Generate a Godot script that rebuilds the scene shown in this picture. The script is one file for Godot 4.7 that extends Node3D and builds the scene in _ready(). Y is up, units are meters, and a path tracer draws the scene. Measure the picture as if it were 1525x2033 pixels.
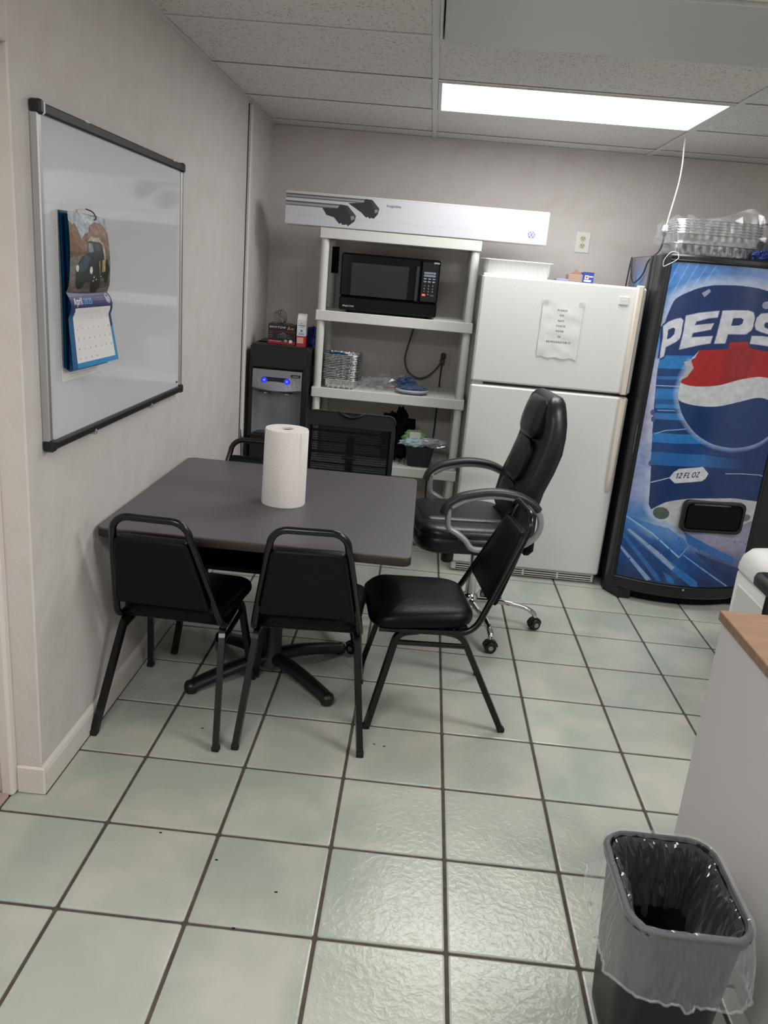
extends Node3D

# ---------------------------------------------------------------- helpers
var rng := RandomNumberGenerator.new()
var M := {}
var O := Vector3.ZERO
var used := {}


class MB:
	var st := SurfaceTool.new()
	var off := Vector3.ZERO
	var pts := PackedVector3Array()
	var grp := PackedInt32Array()
	var xf := Transform3D.IDENTITY

	func _init(o: Vector3) -> void:
		off = o
		st.begin(Mesh.PRIMITIVE_TRIANGLES)

	func t(a: Vector3, b: Vector3, c: Vector3, g: int) -> void:
		pts.append(a)
		pts.append(b)
		pts.append(c)
		grp.append(g)

	func q(a: Vector3, b: Vector3, c: Vector3, d: Vector3, g: int) -> void:
		t(a, b, c, g)
		t(a, c, d, g)

	func flush() -> void:
		var v := 0.0
		if pts.size() == 0:
			return
		var o := pts[0]
		for i in range(0, pts.size(), 3):
			v += (pts[i] - o).dot((pts[i + 1] - o).cross(pts[i + 2] - o))
		for i in grp.size():
			st.set_smooth_group(grp[i])
			var a := xf * pts[i * 3] - off
			var b := xf * pts[i * 3 + 1] - off
			var c := xf * pts[i * 3 + 2] - off
			if v >= 0.0:
				st.add_vertex(a)
				st.add_vertex(c)
				st.add_vertex(b)
			else:
				st.add_vertex(a)
				st.add_vertex(b)
				st.add_vertex(c)
		pts.clear()
		grp.clear()

	func oq(a: Vector3, b: Vector3, c: Vector3, d: Vector3, ctr: Vector3) -> void:
		if (b - a).cross(c - a).dot((a + b + c + d) / 4.0 - ctr) < 0.0:
			q(d, c, b, a, -1)
		else:
			q(a, b, c, d, -1)

	# a box with chamfered edges, between two corners
	func bx(lo: Vector3, hi: Vector3, b := 0.003) -> MB:
		var c := (lo + hi) / 2.0
		var h := ((hi - lo) / 2.0).abs()
		b = minf(b, minf(h.x, minf(h.y, h.z)) * 0.95)
		var X := {}
		for sx in [-1, 1]:
			for sy in [-1, 1]:
				for sz in [-1, 1]:
					var s := Vector3(sx, sy, sz)
					X[[sx, sy, sz, 0]] = c + s * Vector3(h.x, h.y - b, h.z - b)
					X[[sx, sy, sz, 1]] = c + s * Vector3(h.x - b, h.y, h.z - b)
					X[[sx, sy, sz, 2]] = c + s * Vector3(h.x - b, h.y - b, h.z)
		for s in [-1, 1]:
			oq(X[[s, -1, -1, 0]], X[[s, 1, -1, 0]], X[[s, 1, 1, 0]], X[[s, -1, 1, 0]], c)
			oq(X[[-1, s, -1, 1]], X[[1, s, -1, 1]], X[[1, s, 1, 1]], X[[-1, s, 1, 1]], c)
			oq(X[[-1, -1, s, 2]], X[[1, -1, s, 2]], X[[1, 1, s, 2]], X[[-1, 1, s, 2]], c)
			for u in [-1, 1]:
				oq(X[[s, u, -1, 0]], X[[s, u, 1, 0]], X[[s, u, 1, 1]], X[[s, u, -1, 1]], c)
				oq(X[[s, -1, u, 0]], X[[s, 1, u, 0]], X[[s, 1, u, 2]], X[[s, -1, u, 2]], c)
				oq(X[[-1, s, u, 1]], X[[1, s, u, 1]], X[[1, s, u, 2]], X[[-1, s, u, 2]], c)
				for w in [-1, 1]:
					var a: Vector3 = X[[s, u, w, 0]]
					var e: Vector3 = X[[s, u, w, 1]]
					var f: Vector3 = X[[s, u, w, 2]]
					if (e - a).cross(f - a).dot((a + e + f) / 3.0 - c) < 0.0:
						t(f, e, a, -1)
					else:
						t(a, e, f, -1)
		flush()
		return self

	# rings of equal length joined into a closed skin
	func loft(rings: Array, caps := true, flat := false, closed := true) -> MB:
		var n: int = rings[0].size()
		var g := 1
		var last := Vector3.ZERO
		for i in rings.size() - 1:
			var A: PackedVector3Array = rings[i]
			var B: PackedVector3Array = rings[i + 1]
			var nn := (A[1] - A[0]).cross(B[0] - A[0]).normalized()
			if last != Vector3.ZERO and nn.dot(last) < 0.7:
				g += 1
			if nn != Vector3.ZERO:
				last = nn
			for k in (n if closed else n - 1):
				var l := (k + 1) % n
				q(A[k], A[l], B[l], B[k], -1 if flat else g)
		if caps:
			for e in [0, rings.size() - 1]:
				var R: PackedVector3Array = rings[e]
				var c := Vector3.ZERO
				for p in R:
					c += p
				c /= n
				for k in n:
					var l := (k + 1) % n
					if e == 0:
						t(c, R[l], R[k], 20)
					else:
						t(c, R[k], R[l], 21)
		flush()
		return self

	func lathe(prof: Array, at: Vector3, seg := 20, axis := Basis.IDENTITY, sharp := false) -> MB:
		var rings := []
		for p in prof:
			var r := PackedVector3Array()
			for k in seg:
				var a := TAU * k / seg
				r.append(at + axis * Vector3(p.x * cos(a), p.y, p.x * sin(a)))
			rings.append(r)
		return loft(rings, true, sharp)

	# a tube along a path; ry flattens it, n = 4 is a square section
	func tube(path: Array, r: float, n := 8, ry := -1.0, up := Vector3.UP, taper := 1.0) -> MB:
		if ry < 0.0:
			ry = r
		var rings := []
		var m := path.size()
		var prev := Vector3.ZERO
		for i in m:
			var d: Vector3 = (path[mini(i + 1, m - 1)] - path[maxi(i - 1, 0)]).normalized()
			var s := d.cross(up)
			if prev != Vector3.ZERO:
				s = prev - d * prev.dot(d)
			if s.length() < 0.01:
				s = d.cross(Vector3(0.3, 0.1, 1.0))
			s = s.normalized()
			prev = s
			var w := s.cross(d)
			var k := 1.0
			if i > 0 and i < m - 1:
				var d1: Vector3 = (path[i] - path[i - 1]).normalized()
				k = 1.0 / maxf(0.6, sqrt((1.0 + d1.dot((path[i + 1] - path[i]).normalized())) / 2.0))
			var tp := lerpf(1.0, taper, float(i) / maxf(1.0, m - 1))
			var ring := PackedVector3Array()
			for j in n:
				var a := TAU * (j + 0.5) / n
				var f := 1.4142 if n == 4 else 1.0
				ring.append(path[i] + (s * cos(a) * r * k + w * sin(a) * ry) * f * tp)
			rings.append(ring)
		return loft(rings, true, n == 4)

	func prism(poly: PackedVector2Array, depth: float, frame: Transform3D, flat := true) -> MB:
		var idx := Geometry2D.triangulate_polygon(poly)
		var n := poly.size()
		for i in range(0, idx.size(), 3):
			var a := frame * Vector3(poly[idx[i]].x, poly[idx[i]].y, 0)
			var b := frame * Vector3(poly[idx[i + 1]].x, poly[idx[i + 1]].y, 0)
			var c := frame * Vector3(poly[idx[i + 2]].x, poly[idx[i + 2]].y, 0)
			var z := frame.basis.z * depth
			var ccw := (b - a).cross(c - a).dot(frame.basis.z) > 0
			if ccw:
				t(a + z, b + z, c + z, -1)
				t(c, b, a, -1)
			else:
				t(c + z, b + z, a + z, -1)
				t(a, b, c, -1)
		var area := 0.0
		for i in n:
			area += poly[i].cross(poly[(i + 1) % n])
		for i in n:
			var p := poly[i]
			var r := poly[(i + 1) % n]
			var a := frame * Vector3(p.x, p.y, 0)
			var b := frame * Vector3(r.x, r.y, 0)
			var z := frame.basis.z * depth
			if area > 0:
				q(a, b, b + z, a + z, -1 if flat else 1)
			else:
				q(b, a, a + z, b + z, -1 if flat else 1)
		flush()
		return self

	# a printed rectangle: corners as one reads it
	func print4(tl: Vector3, tr: Vector3, br: Vector3, bl: Vector3) -> MB:
		st.set_smooth_group(-1)
		var P := [tl, tr, br, bl]
		var U := [Vector2(0, 0), Vector2(1, 0), Vector2(1, 1), Vector2(0, 1)]
		for k in [0, 1, 2, 0, 2, 3]:
			st.set_uv(U[k])
			st.add_vertex(xf * P[k] - off)
		return self

	# rows of points (top to bottom, left to right as one reads it), printed
	func sheet(rows: Array) -> MB:
		st.set_smooth_group(5)
		var h := rows.size() - 1
		for i in h:
			var w: int = rows[i].size() - 1
			for j in w:
				for k in [[0, 0], [0, 1], [1, 1], [0, 0], [1, 1], [1, 0]]:
					st.set_uv(Vector2(float(j + k[1]) / w, float(i + k[0]) / h))
					st.add_vertex(xf * rows[i + k[0]][j + k[1]] - off)
		return self

	func mesh() -> ArrayMesh:
		st.generate_normals()
		return st.commit()


func mb() -> MB:
	return MB.new(O)


func numbered(called: String, parent: Node) -> String:
	var key := called + "@" + str(parent.get_instance_id())
	if not used.has(key):
		used[key] = 0
		return called
	used[key] += 1
	return "%s_%03d" % [called, used[key]]


func put(called: String, b: MB, m: Material, parent: Node = self) -> MeshInstance3D:
	var o := MeshInstance3D.new()
	o.name = numbered(called, parent)
	o.mesh = b.mesh()
	o.material_override = m
	parent.add_child(o, true)
	if parent == self:
		o.position = O
	return o


func tag(o: Node, label: String, category: String, group := "") -> void:
	o.set_meta("label", label)
	o.set_meta("category", category)
	if group:
		o.set_meta("group", group)


func thing(called: String, label: String, category: String, at := Vector3.ZERO, group := "") -> Node3D:
	var o := Node3D.new()
	o.name = numbered(called, self)
	add_child(o, true)
	o.position = at
	tag(o, label, category, group)
	O = at
	return o


func copy(src: Node3D, at: Vector3, turn: float, label: String) -> Node3D:
	var o: Node3D = src.duplicate()
	o.name = numbered(String(src.name), self)
	add_child(o, true)
	o.position = at
	o.rotation.y = turn
	o.set_meta("label", label)
	return o


func struct(o: Node) -> Node:
	o.set_meta("kind", "structure")
	return o


func mat(c: Color, rough := 0.6, metal := 0.0) -> StandardMaterial3D:
	var m := StandardMaterial3D.new()
	m.albedo_color = c
	m.roughness = rough
	m.metallic = metal
	return m


func hexa(c: String, rough := 0.6, metal := 0.0) -> StandardMaterial3D:
	return mat(Color(c), rough, metal)


func noise(freq: float, octaves := 3, sd := 1, kind := FastNoiseLite.TYPE_SIMPLEX_SMOOTH) -> FastNoiseLite:
	var n := FastNoiseLite.new()
	n.noise_type = kind
	n.frequency = freq
	n.fractal_octaves = octaves
	n.seed = sd
	return n


func ntex(n: FastNoiseLite, size := 512, normal := false, strength := 4.0, ramp: Gradient = null) -> NoiseTexture2D:
	var x := NoiseTexture2D.new()
	x.width = size
	x.height = size
	x.seamless = true
	x.noise = n
	x.as_normal_map = normal
	x.bump_strength = strength
	if ramp:
		x.color_ramp = ramp
	return x


func grad(cols: Array, offs: Array) -> Gradient:
	var g := Gradient.new()
	g.offsets = PackedFloat32Array(offs)
	var c := PackedColorArray()
	for s in cols:
		c.append(Color(s))
	g.colors = c
	return g


func world_map(m: StandardMaterial3D, scale: float, in_world := true) -> StandardMaterial3D:
	m.uv1_triplanar = true
	m.uv1_world_triplanar = in_world
	m.uv1_scale = Vector3.ONE * scale
	return m


func bump(m: StandardMaterial3D, tex: Texture2D, amount := 1.0) -> StandardMaterial3D:
	m.normal_enabled = true
	m.normal_texture = tex
	m.normal_scale = amount
	return m


func printed(im: Image, rough := 0.5) -> StandardMaterial3D:
	var m := StandardMaterial3D.new()
	m.albedo_texture = ImageTexture.create_from_image(im)
	m.roughness = rough
	m.cull_mode = BaseMaterial3D.CULL_DISABLED
	m.texture_repeat = false
	return m


# ---- painting on images (positions 0..1)
func canvas(w: int, h: int, c: Color) -> Image:
	var im := Image.create_empty(w, h, false, Image.FORMAT_RGBA8)
	im.fill(c)
	return im


func flat2(a: Array) -> PackedVector2Array:
	var p := PackedVector2Array()
	for i in range(0, a.size(), 2):
		p.append(Vector2(a[i], a[i + 1]))
	return p


func fillp(im: Image, p: PackedVector2Array, c: Color) -> void:
	var W := im.get_width()
	var H := im.get_height()
	var lo := 9.0
	var hi := -9.0
	for v in p:
		lo = minf(lo, v.y)
		hi = maxf(hi, v.y)
	for y in range(maxi(0, int(floor(lo * H))), mini(H, int(ceil(hi * H)) + 1)):
		var yy := (y + 0.5) / H
		var xs := PackedFloat32Array()
		for i in p.size():
			var a := p[i]
			var b := p[(i + 1) % p.size()]
			if (a.y <= yy) != (b.y <= yy):
				xs.append(a.x + (yy - a.y) / (b.y - a.y) * (b.x - a.x))
		xs.sort()
		for k in range(0, xs.size() - 1, 2):
			var x0 := clampi(int(round(xs[k] * W)), 0, W)
			var x1 := clampi(int(round(xs[k + 1] * W)), 0, W)
			if x1 > x0:
				if c.a >= 1.0:
					im.fill_rect(Rect2i(x0, y, x1 - x0, 1), c)
				else:
					for x in range(x0, x1):
						im.set_pixel(x, y, im.get_pixel(x, y).lerp(Color(c, 1.0), c.a))


func poly(im: Image, a: Array, c: Color) -> void:
	fillp(im, flat2(a), c)


# fine unevenness of a print
func grain(im: Image, amount: float, sd: int) -> void:
	var n := noise(0.02, 4, sd)
	for y in im.get_height():
		for x in im.get_width():
			var k := 1.0 + amount * n.get_noise_2d(x, y * 1.2)
			var c := im.get_pixel(x, y)
			im.set_pixel(x, y, Color(c.r * k, c.g * k, c.b * k))


func oval(im: Image, x: float, y: float, rx: float, ry: float, c: Color) -> void:
	var p := PackedVector2Array()
	for k in 28:
		p.append(Vector2(x + rx * cos(TAU * k / 28), y + ry * sin(TAU * k / 28)))
	fillp(im, p, c)


func rectp(im: Image, x0: float, y0: float, x1: float, y1: float, c: Color) -> void:
	poly(im, [x0, y0, x1, y0, x1, y1, x0, y1], c)


func line(im: Image, a: Array, w: float, c: Color) -> void:
	var asp := float(im.get_width()) / im.get_height()
	for i in range(0, a.size() - 2, 2):
		var p := Vector2(a[i], a[i + 1])
		var r := Vector2(a[i + 2], a[i + 3])
		var d := (r - p) * Vector2(asp, 1)
		var nrm := Vector2(-d.y, d.x).normalized() * w / 2.0 / Vector2(asp, 1)
		fillp(im, PackedVector2Array([p + nrm, r + nrm, r - nrm, p - nrm]), c)


# lettering: glyph triangles of a TextMesh; h is the cap height, x0..x1 the span if x1 > x0
func text(im: Image, s: String, x: float, y: float, h: float, c: Color, bold := false, centre := true, slant := 0.0, width := 0.0, rise := 0.0) -> void:
	var f := SystemFont.new()
	f.font_names = PackedStringArray(["Droid Sans"])
	f.font_weight = 700 if bold else 400
	var tm := TextMesh.new()
	tm.text = s
	tm.font = f
	tm.font_size = 48
	tm.pixel_size = 0.01
	tm.depth = 0.0
	if tm.get_surface_count() == 0:
		return
	var ar := tm.surface_get_arrays(0)
	var V: PackedVector3Array = ar[Mesh.ARRAY_VERTEX]
	var I: PackedInt32Array = ar[Mesh.ARRAY_INDEX]
	var lo := Vector2(99, 99)
	var hi := Vector2(-99, -99)
	for v in V:
		lo = lo.min(Vector2(v.x, v.y))
		hi = hi.max(Vector2(v.x, v.y))
	var asp := float(im.get_height()) / im.get_width()
	var k := h / 0.343
	var kx := k * asp
	if width > 0.0:
		kx = width / (hi.x - lo.x)
	var cx := (lo.x + hi.x) / 2.0 if centre else lo.x
	var base := -999.0
	for v in V:
		pass
	base = (lo.y + hi.y) / 2.0
	for i in range(0, I.size(), 3):
		var p := PackedVector2Array()
		for j in 3:
			var v := V[I[i + j]]
			var px := x + (v.x - cx) * kx + slant * (v.y - base) * kx
			p.append(Vector2(px, y - (v.y - base) * k - rise * (px - x)))
		fillp(im, p, c)


# points of a rounded rectangle, centred
func rr(w: float, h: float, r: float, n := 4) -> PackedVector2Array:
	var p := PackedVector2Array()
	r = minf(r, minf(w, h) / 2.0 - 0.0001)
	for k in 4:
		var c := Vector2([1, -1, -1, 1][k] * (w / 2 - r), [1, 1, -1, -1][k] * (h / 2 - r))
		for i in n + 1:
			var a := PI / 2 * (k + float(i) / n)
			p.append(c + Vector2(cos(a), sin(a)) * r)
	return p


func at3(p: PackedVector2Array, f: Transform3D) -> PackedVector3Array:
	var o := PackedVector3Array()
	for v in p:
		o.append(f * Vector3(v.x, v.y, 0))
	return o


# outline in x,z pulled in by inset, at height y
func lay(p: PackedVector2Array, inset: float, y: float) -> PackedVector3Array:
	var o := PackedVector3Array()
	var n := p.size()
	var keep := minf(inset, 0.04)
	var lo := p[0]
	var hi := p[0]
	for v in p:
		lo = lo.min(v)
		hi = hi.max(v)
	var c := (lo + hi) / 2.0
	var h := (hi - lo) / 2.0
	var k := Vector2.ONE - Vector2.ONE * (inset - keep) / (h - Vector2.ONE * keep)
	for i in n:
		var d := (p[(i + 1) % n] - p[(i + n - 1) % n]).normalized()
		var v := p[i] - Vector2(d.y, -d.x) * keep
		v = c + (v - c) * k
		o.append(Vector3(v.x, y, v.y))
	return o


# a smooth version of an open outline
func sm(a: Array, n := 5) -> Array:
	var p := []
	for i in range(0, a.size(), 2):
		p.append(Vector3(a[i], a[i + 1], 0))
	var o := []
	for v in curve(p, n):
		o.append_array([v.x, v.y])
	return o


# rounds the inner corners of a path
func bend(path: Array, r: float, n := 5) -> Array:
	var o := [path[0]]
	for i in range(1, path.size() - 1):
		var p: Vector3 = path[i]
		var a: Vector3 = path[i - 1] - p
		var b: Vector3 = path[i + 1] - p
		var d := minf(r, minf(a.length(), b.length()) * 0.49)
		var s := p + a.normalized() * d
		var e := p + b.normalized() * d
		for k in n + 1:
			var u := float(k) / n
			o.append(s.lerp(p, u).lerp(p.lerp(e, u), u))
	o.append(path[-1])
	return o


# a smooth curve through points
func curve(path: Array, n := 6) -> Array:
	var o := []
	for i in path.size() - 1:
		var p0: Vector3 = path[maxi(i - 1, 0)]
		var p1: Vector3 = path[i]
		var p2: Vector3 = path[i + 1]
		var p3: Vector3 = path[mini(i + 2, path.size() - 1)]
		for k in n:
			o.append(p1.cubic_interpolate(p2, p0, p3, float(k) / n))
	o.append(path[-1])
	return o


func v3(a: Array) -> Array:
	var o := []
	for i in range(0, a.size(), 3):
		o.append(Vector3(a[i], a[i + 1], a[i + 2]))
	return o


func rows_frame(x: Vector3, y: Vector3, at: Vector3) -> Transform3D:
	return Transform3D(Basis(x, y, x.cross(y)), at)


# ---------------------------------------------------------------- the scene
func _ready() -> void:
	rng.seed = 7
	var cam := Camera3D.new()
	cam.name = "camera"
	cam.fov = rad_to_deg(2.0 * atan(1016.5 / 1572.4635))
	cam.near = 0.02
	cam.far = 60.0
	cam.transform = Transform3D(Basis(Vector3(0.99474287, 0.08408283, -0.05845253), Vector3(-0.0973906, 0.9531976, -0.28623312), Vector3(0.03164952, 0.29042109, 0.9563754)), Vector3(-0.192767, 1.558243, 1.533795))
	cam.current = true
	add_child(cam)
	var env := Environment.new()
	env.background_mode = Environment.BG_COLOR
	env.background_color = Color(0.02, 0.02, 0.02)
	env.tonemap_mode = Environment.TONE_MAPPER_LINEAR
	env.tonemap_exposure = 1.0
	env.sdfgi_enabled = true
	env.ssao_enabled = true
	env.ssil_enabled = true
	var we := WorldEnvironment.new()
	we.name = "world_environment"
	we.environment = env
	add_child(we)
	materials()
	room()
	ceiling_lights()
	whiteboard()
	table_and_chairs()
	shelf_unit()
	fridge()
	vending_machine()
	water_cooler()
	desk_corner()
	waste_bin()
	small_things()


func materials() -> void:
	M.wall = world_map(bump(hexa("cfcac8", 0.62), ntex(noise(0.035, 3, 3), 512, true, 3.0), 0.25), 1.6)
	M.wall.albedo_color = Color.WHITE
	M.wall.albedo_texture = ntex(noise(0.006, 4, 19), 512, false, 4, grad(["ccc5c1", "cfc8c5", "d1cbc8"], [0.1, 0.45, 0.8]))
	M.trim = hexa("d8d1cb", 0.5)
	M.door = hexa("cfc6c0", 0.5)
	M.grout = world_map(mat(Color.WHITE, 0.9), 3.0)
	M.grout.albedo_texture = ntex(noise(0.03, 3, 9), 256, false, 4, grad(["3f3633", "5a4e49"], [0.0, 1.0]))
	var rip := noise(0.015, 3, 21, FastNoiseLite.TYPE_SIMPLEX)
	rip.fractal_type = FastNoiseLite.FRACTAL_RIDGED
	rip.domain_warp_enabled = true
	rip.domain_warp_amplitude = 40.0
	rip.domain_warp_frequency = 0.008
	var riptex := ntex(rip, 1024, true, 5.0)
	M.tiles = []
	for k in 4:
		var m := world_map(bump(mat(Color.WHITE, 0.2), riptex, 0.17), 1.25)
		m.albedo_texture = ntex(noise(0.004, 4, 40 + k), 512, false, 4, grad([["a3aba1", "a6ada2", "a4aaa0", "a9aea4"][k], ["b5b6ac", "b9b9ae", "b8b6ac", "bbb9af"][k]], [0.25, 0.8]))
		M.tiles.append(m)
	# mineral fibre panels: off-white with dark fissures
	var im := canvas(1024, 1024, Color("dcdbd8"))
	for k in 900:
		var p := Vector2(rng.randf(), rng.randf())
		var a := rng.randf() * TAU
		var l := rng.randf_range(0.006, 0.022)
		var e := p + Vector2(cos(a), sin(a)) * l
		var mid := (p + e) / 2.0 + Vector2(rng.randf_range(-1, 1), rng.randf_range(-1, 1)) * l * 0.25
		line(im, [p.x, p.y, mid.x, mid.y, e.x, e.y], rng.randf_range(0.0028, 0.0055), Color("807d78").lerp(Color("b0ada8"), rng.randf()))
	for k in 3000:
		var p := Vector2i(rng.randi_range(0, 1020), rng.randi_range(0, 1020))
		im.fill_rect(Rect2i(p, Vector2i(2, 2)), Color("b6b4b0"))
	M.fissured = world_map(mat(Color.WHITE, 0.95), 1.64)
	M.fissured.albedo_texture = ImageTexture.create_from_image(im)
	var speck := canvas(512, 512, Color("d8d6d1"))
	for k in 2600:
		var p := Vector2i(rng.randi_range(0, 508), rng.randi_range(0, 508))
		speck.fill_rect(Rect2i(p, Vector2i(rng.randi_range(1, 4), rng.randi_range(1, 4))), Color("a09d97").lerp(Color("bcbab4"), rng.randf()))
	M.pinhole = world_map(mat(Color.WHITE, 0.95), 1.64)
	M.pinhole.albedo_texture = ImageTexture.create_from_image(speck)
	M.grid = hexa("d8d8d6", 0.5)
	M.smooth_panel = hexa("c4c7c7", 0.5)
	M.white_metal = hexa("d6d6d4", 0.4)
	M.lamp = hexa("ffffff", 0.4)
	M.lamp.emission_enabled = true
	M.lamp.emission = Color(0.99, 1.0, 1.0)
	M.lamp.emission_energy_multiplier = 2.2
	M.aluminium = hexa("b9b9ba", 0.35, 0.85)
	M.chrome = hexa("d8d8d8", 0.08, 1.0)
	M.black_plastic = hexa("101113", 0.4)
	M.black_matte = hexa("0b0b0d", 0.7)
	M.black_steel = hexa("060607", 0.25)
	M.vinyl = world_map(bump(hexa("09090b", 0.4), ntex(noise(0.06, 3, 5), 256, true, 3.0), 0.25), 6.0, false)
	M.leather = world_map(bump(hexa("131316", 0.36), ntex(noise(0.05, 3, 15), 256, true, 3.0), 0.3), 6.0, false)
	M.vinyl.metallic_specular = 0.3
	M.leather.metallic_specular = 0.5
	M.black_matte.metallic_specular = 0.25
	M.foil_soft = world_map(bump(hexa("dedede", 0.36, 1.0), ntex(noise(0.02, 3, 13), 256, true, 6.0), 0.3), 5.0)
	M.arm_pad = hexa("29292b", 0.42)
	M.rubber = hexa("101011", 0.8)
	M.grey_plastic = hexa("8e9094", 0.4, 0.15)
	M.arm_silver = hexa("a3a5a8", 0.36, 0.5)
	M.white_plastic = hexa("dddcd8", 0.38)
	M.shelf = world_map(bump(hexa("d3d3cd", 0.5), ntex(noise(0.08, 2, 6), 256, true, 2.0), 0.2), 5.0)
	M.fridge = world_map(bump(hexa("d9d9d7", 0.34), ntex(noise(0.09, 2, 8), 256, true, 2.0), 0.12), 5.0)
	M.cream = hexa("d8cdbf", 0.45)
	M.ivory = hexa("cfc5ac", 0.45)
	M.laminate = world_map(bump(hexa("5a565a", 0.42), ntex(noise(0.1, 2, 18), 256, true, 2.0), 0.15), 5.0)
	M.table_edge = hexa("1b1614", 0.45)
	M.foil = world_map(bump(hexa("e0e0e0", 0.3, 1.0), ntex(noise(0.03, 3, 12), 256, true, 6.0), 0.5), 6.0)
	M.film = mat(Color(0.9, 0.91, 0.94, 0.07), 0.1)
	M.film.transparency = BaseMaterial3D.TRANSPARENCY_ALPHA
	M.film.cull_mode = BaseMaterial3D.CULL_DISABLED
	M.film.metallic_specular = 0.9
	M.cord_white = hexa("e4e2de", 0.5)
	M.cord_dark = hexa("2c2c2f", 0.5)
	M.cord_grey = hexa("4c4c4c", 0.5)
	M.glass_dark = hexa("07080b", 0.1)
	M.glass_dark.metallic_specular = 0.35
	M.blue_led = hexa("3b4cff", 0.3)
	M.blue_led.emission_enabled = true
	M.blue_led.emission = Color(0.08, 0.1, 0.75)
	M.blue_led.emission_energy_multiplier = 0.3
	# wood-look worktop
	var w := noise(0.012, 4, 31)
	M.wood = mat(Color.WHITE, 0.4)
	M.wood.albedo_texture = ntex(w, 512, false, 4, grad(["866a56", "8f725d", "977a65"], [0.2, 0.5, 0.85]))
	M.wood.uv1_triplanar = true
	M.wood.uv1_world_triplanar = true
	M.wood.uv1_scale = Vector3(0.8, 0.8, 6.0)
	M.paper = world_map(bump(hexa("efe9e4", 0.9), ntex(noise(0.09, 3, 14, FastNoiseLite.TYPE_CELLULAR), 256, true, 5.0), 0.5), 7.0)


# ---------------------------------------------------------------- room
const LX := -1.19
const RX := 3.4
const BZ := -3.46
const FZ := 3.2
const CH := 2.311


func wall(called: String, lo: Vector3, hi: Vector3) -> void:
	O = Vector3.ZERO
	struct(put(called, mb().bx(lo, hi, 0.004), M.wall))


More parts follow.
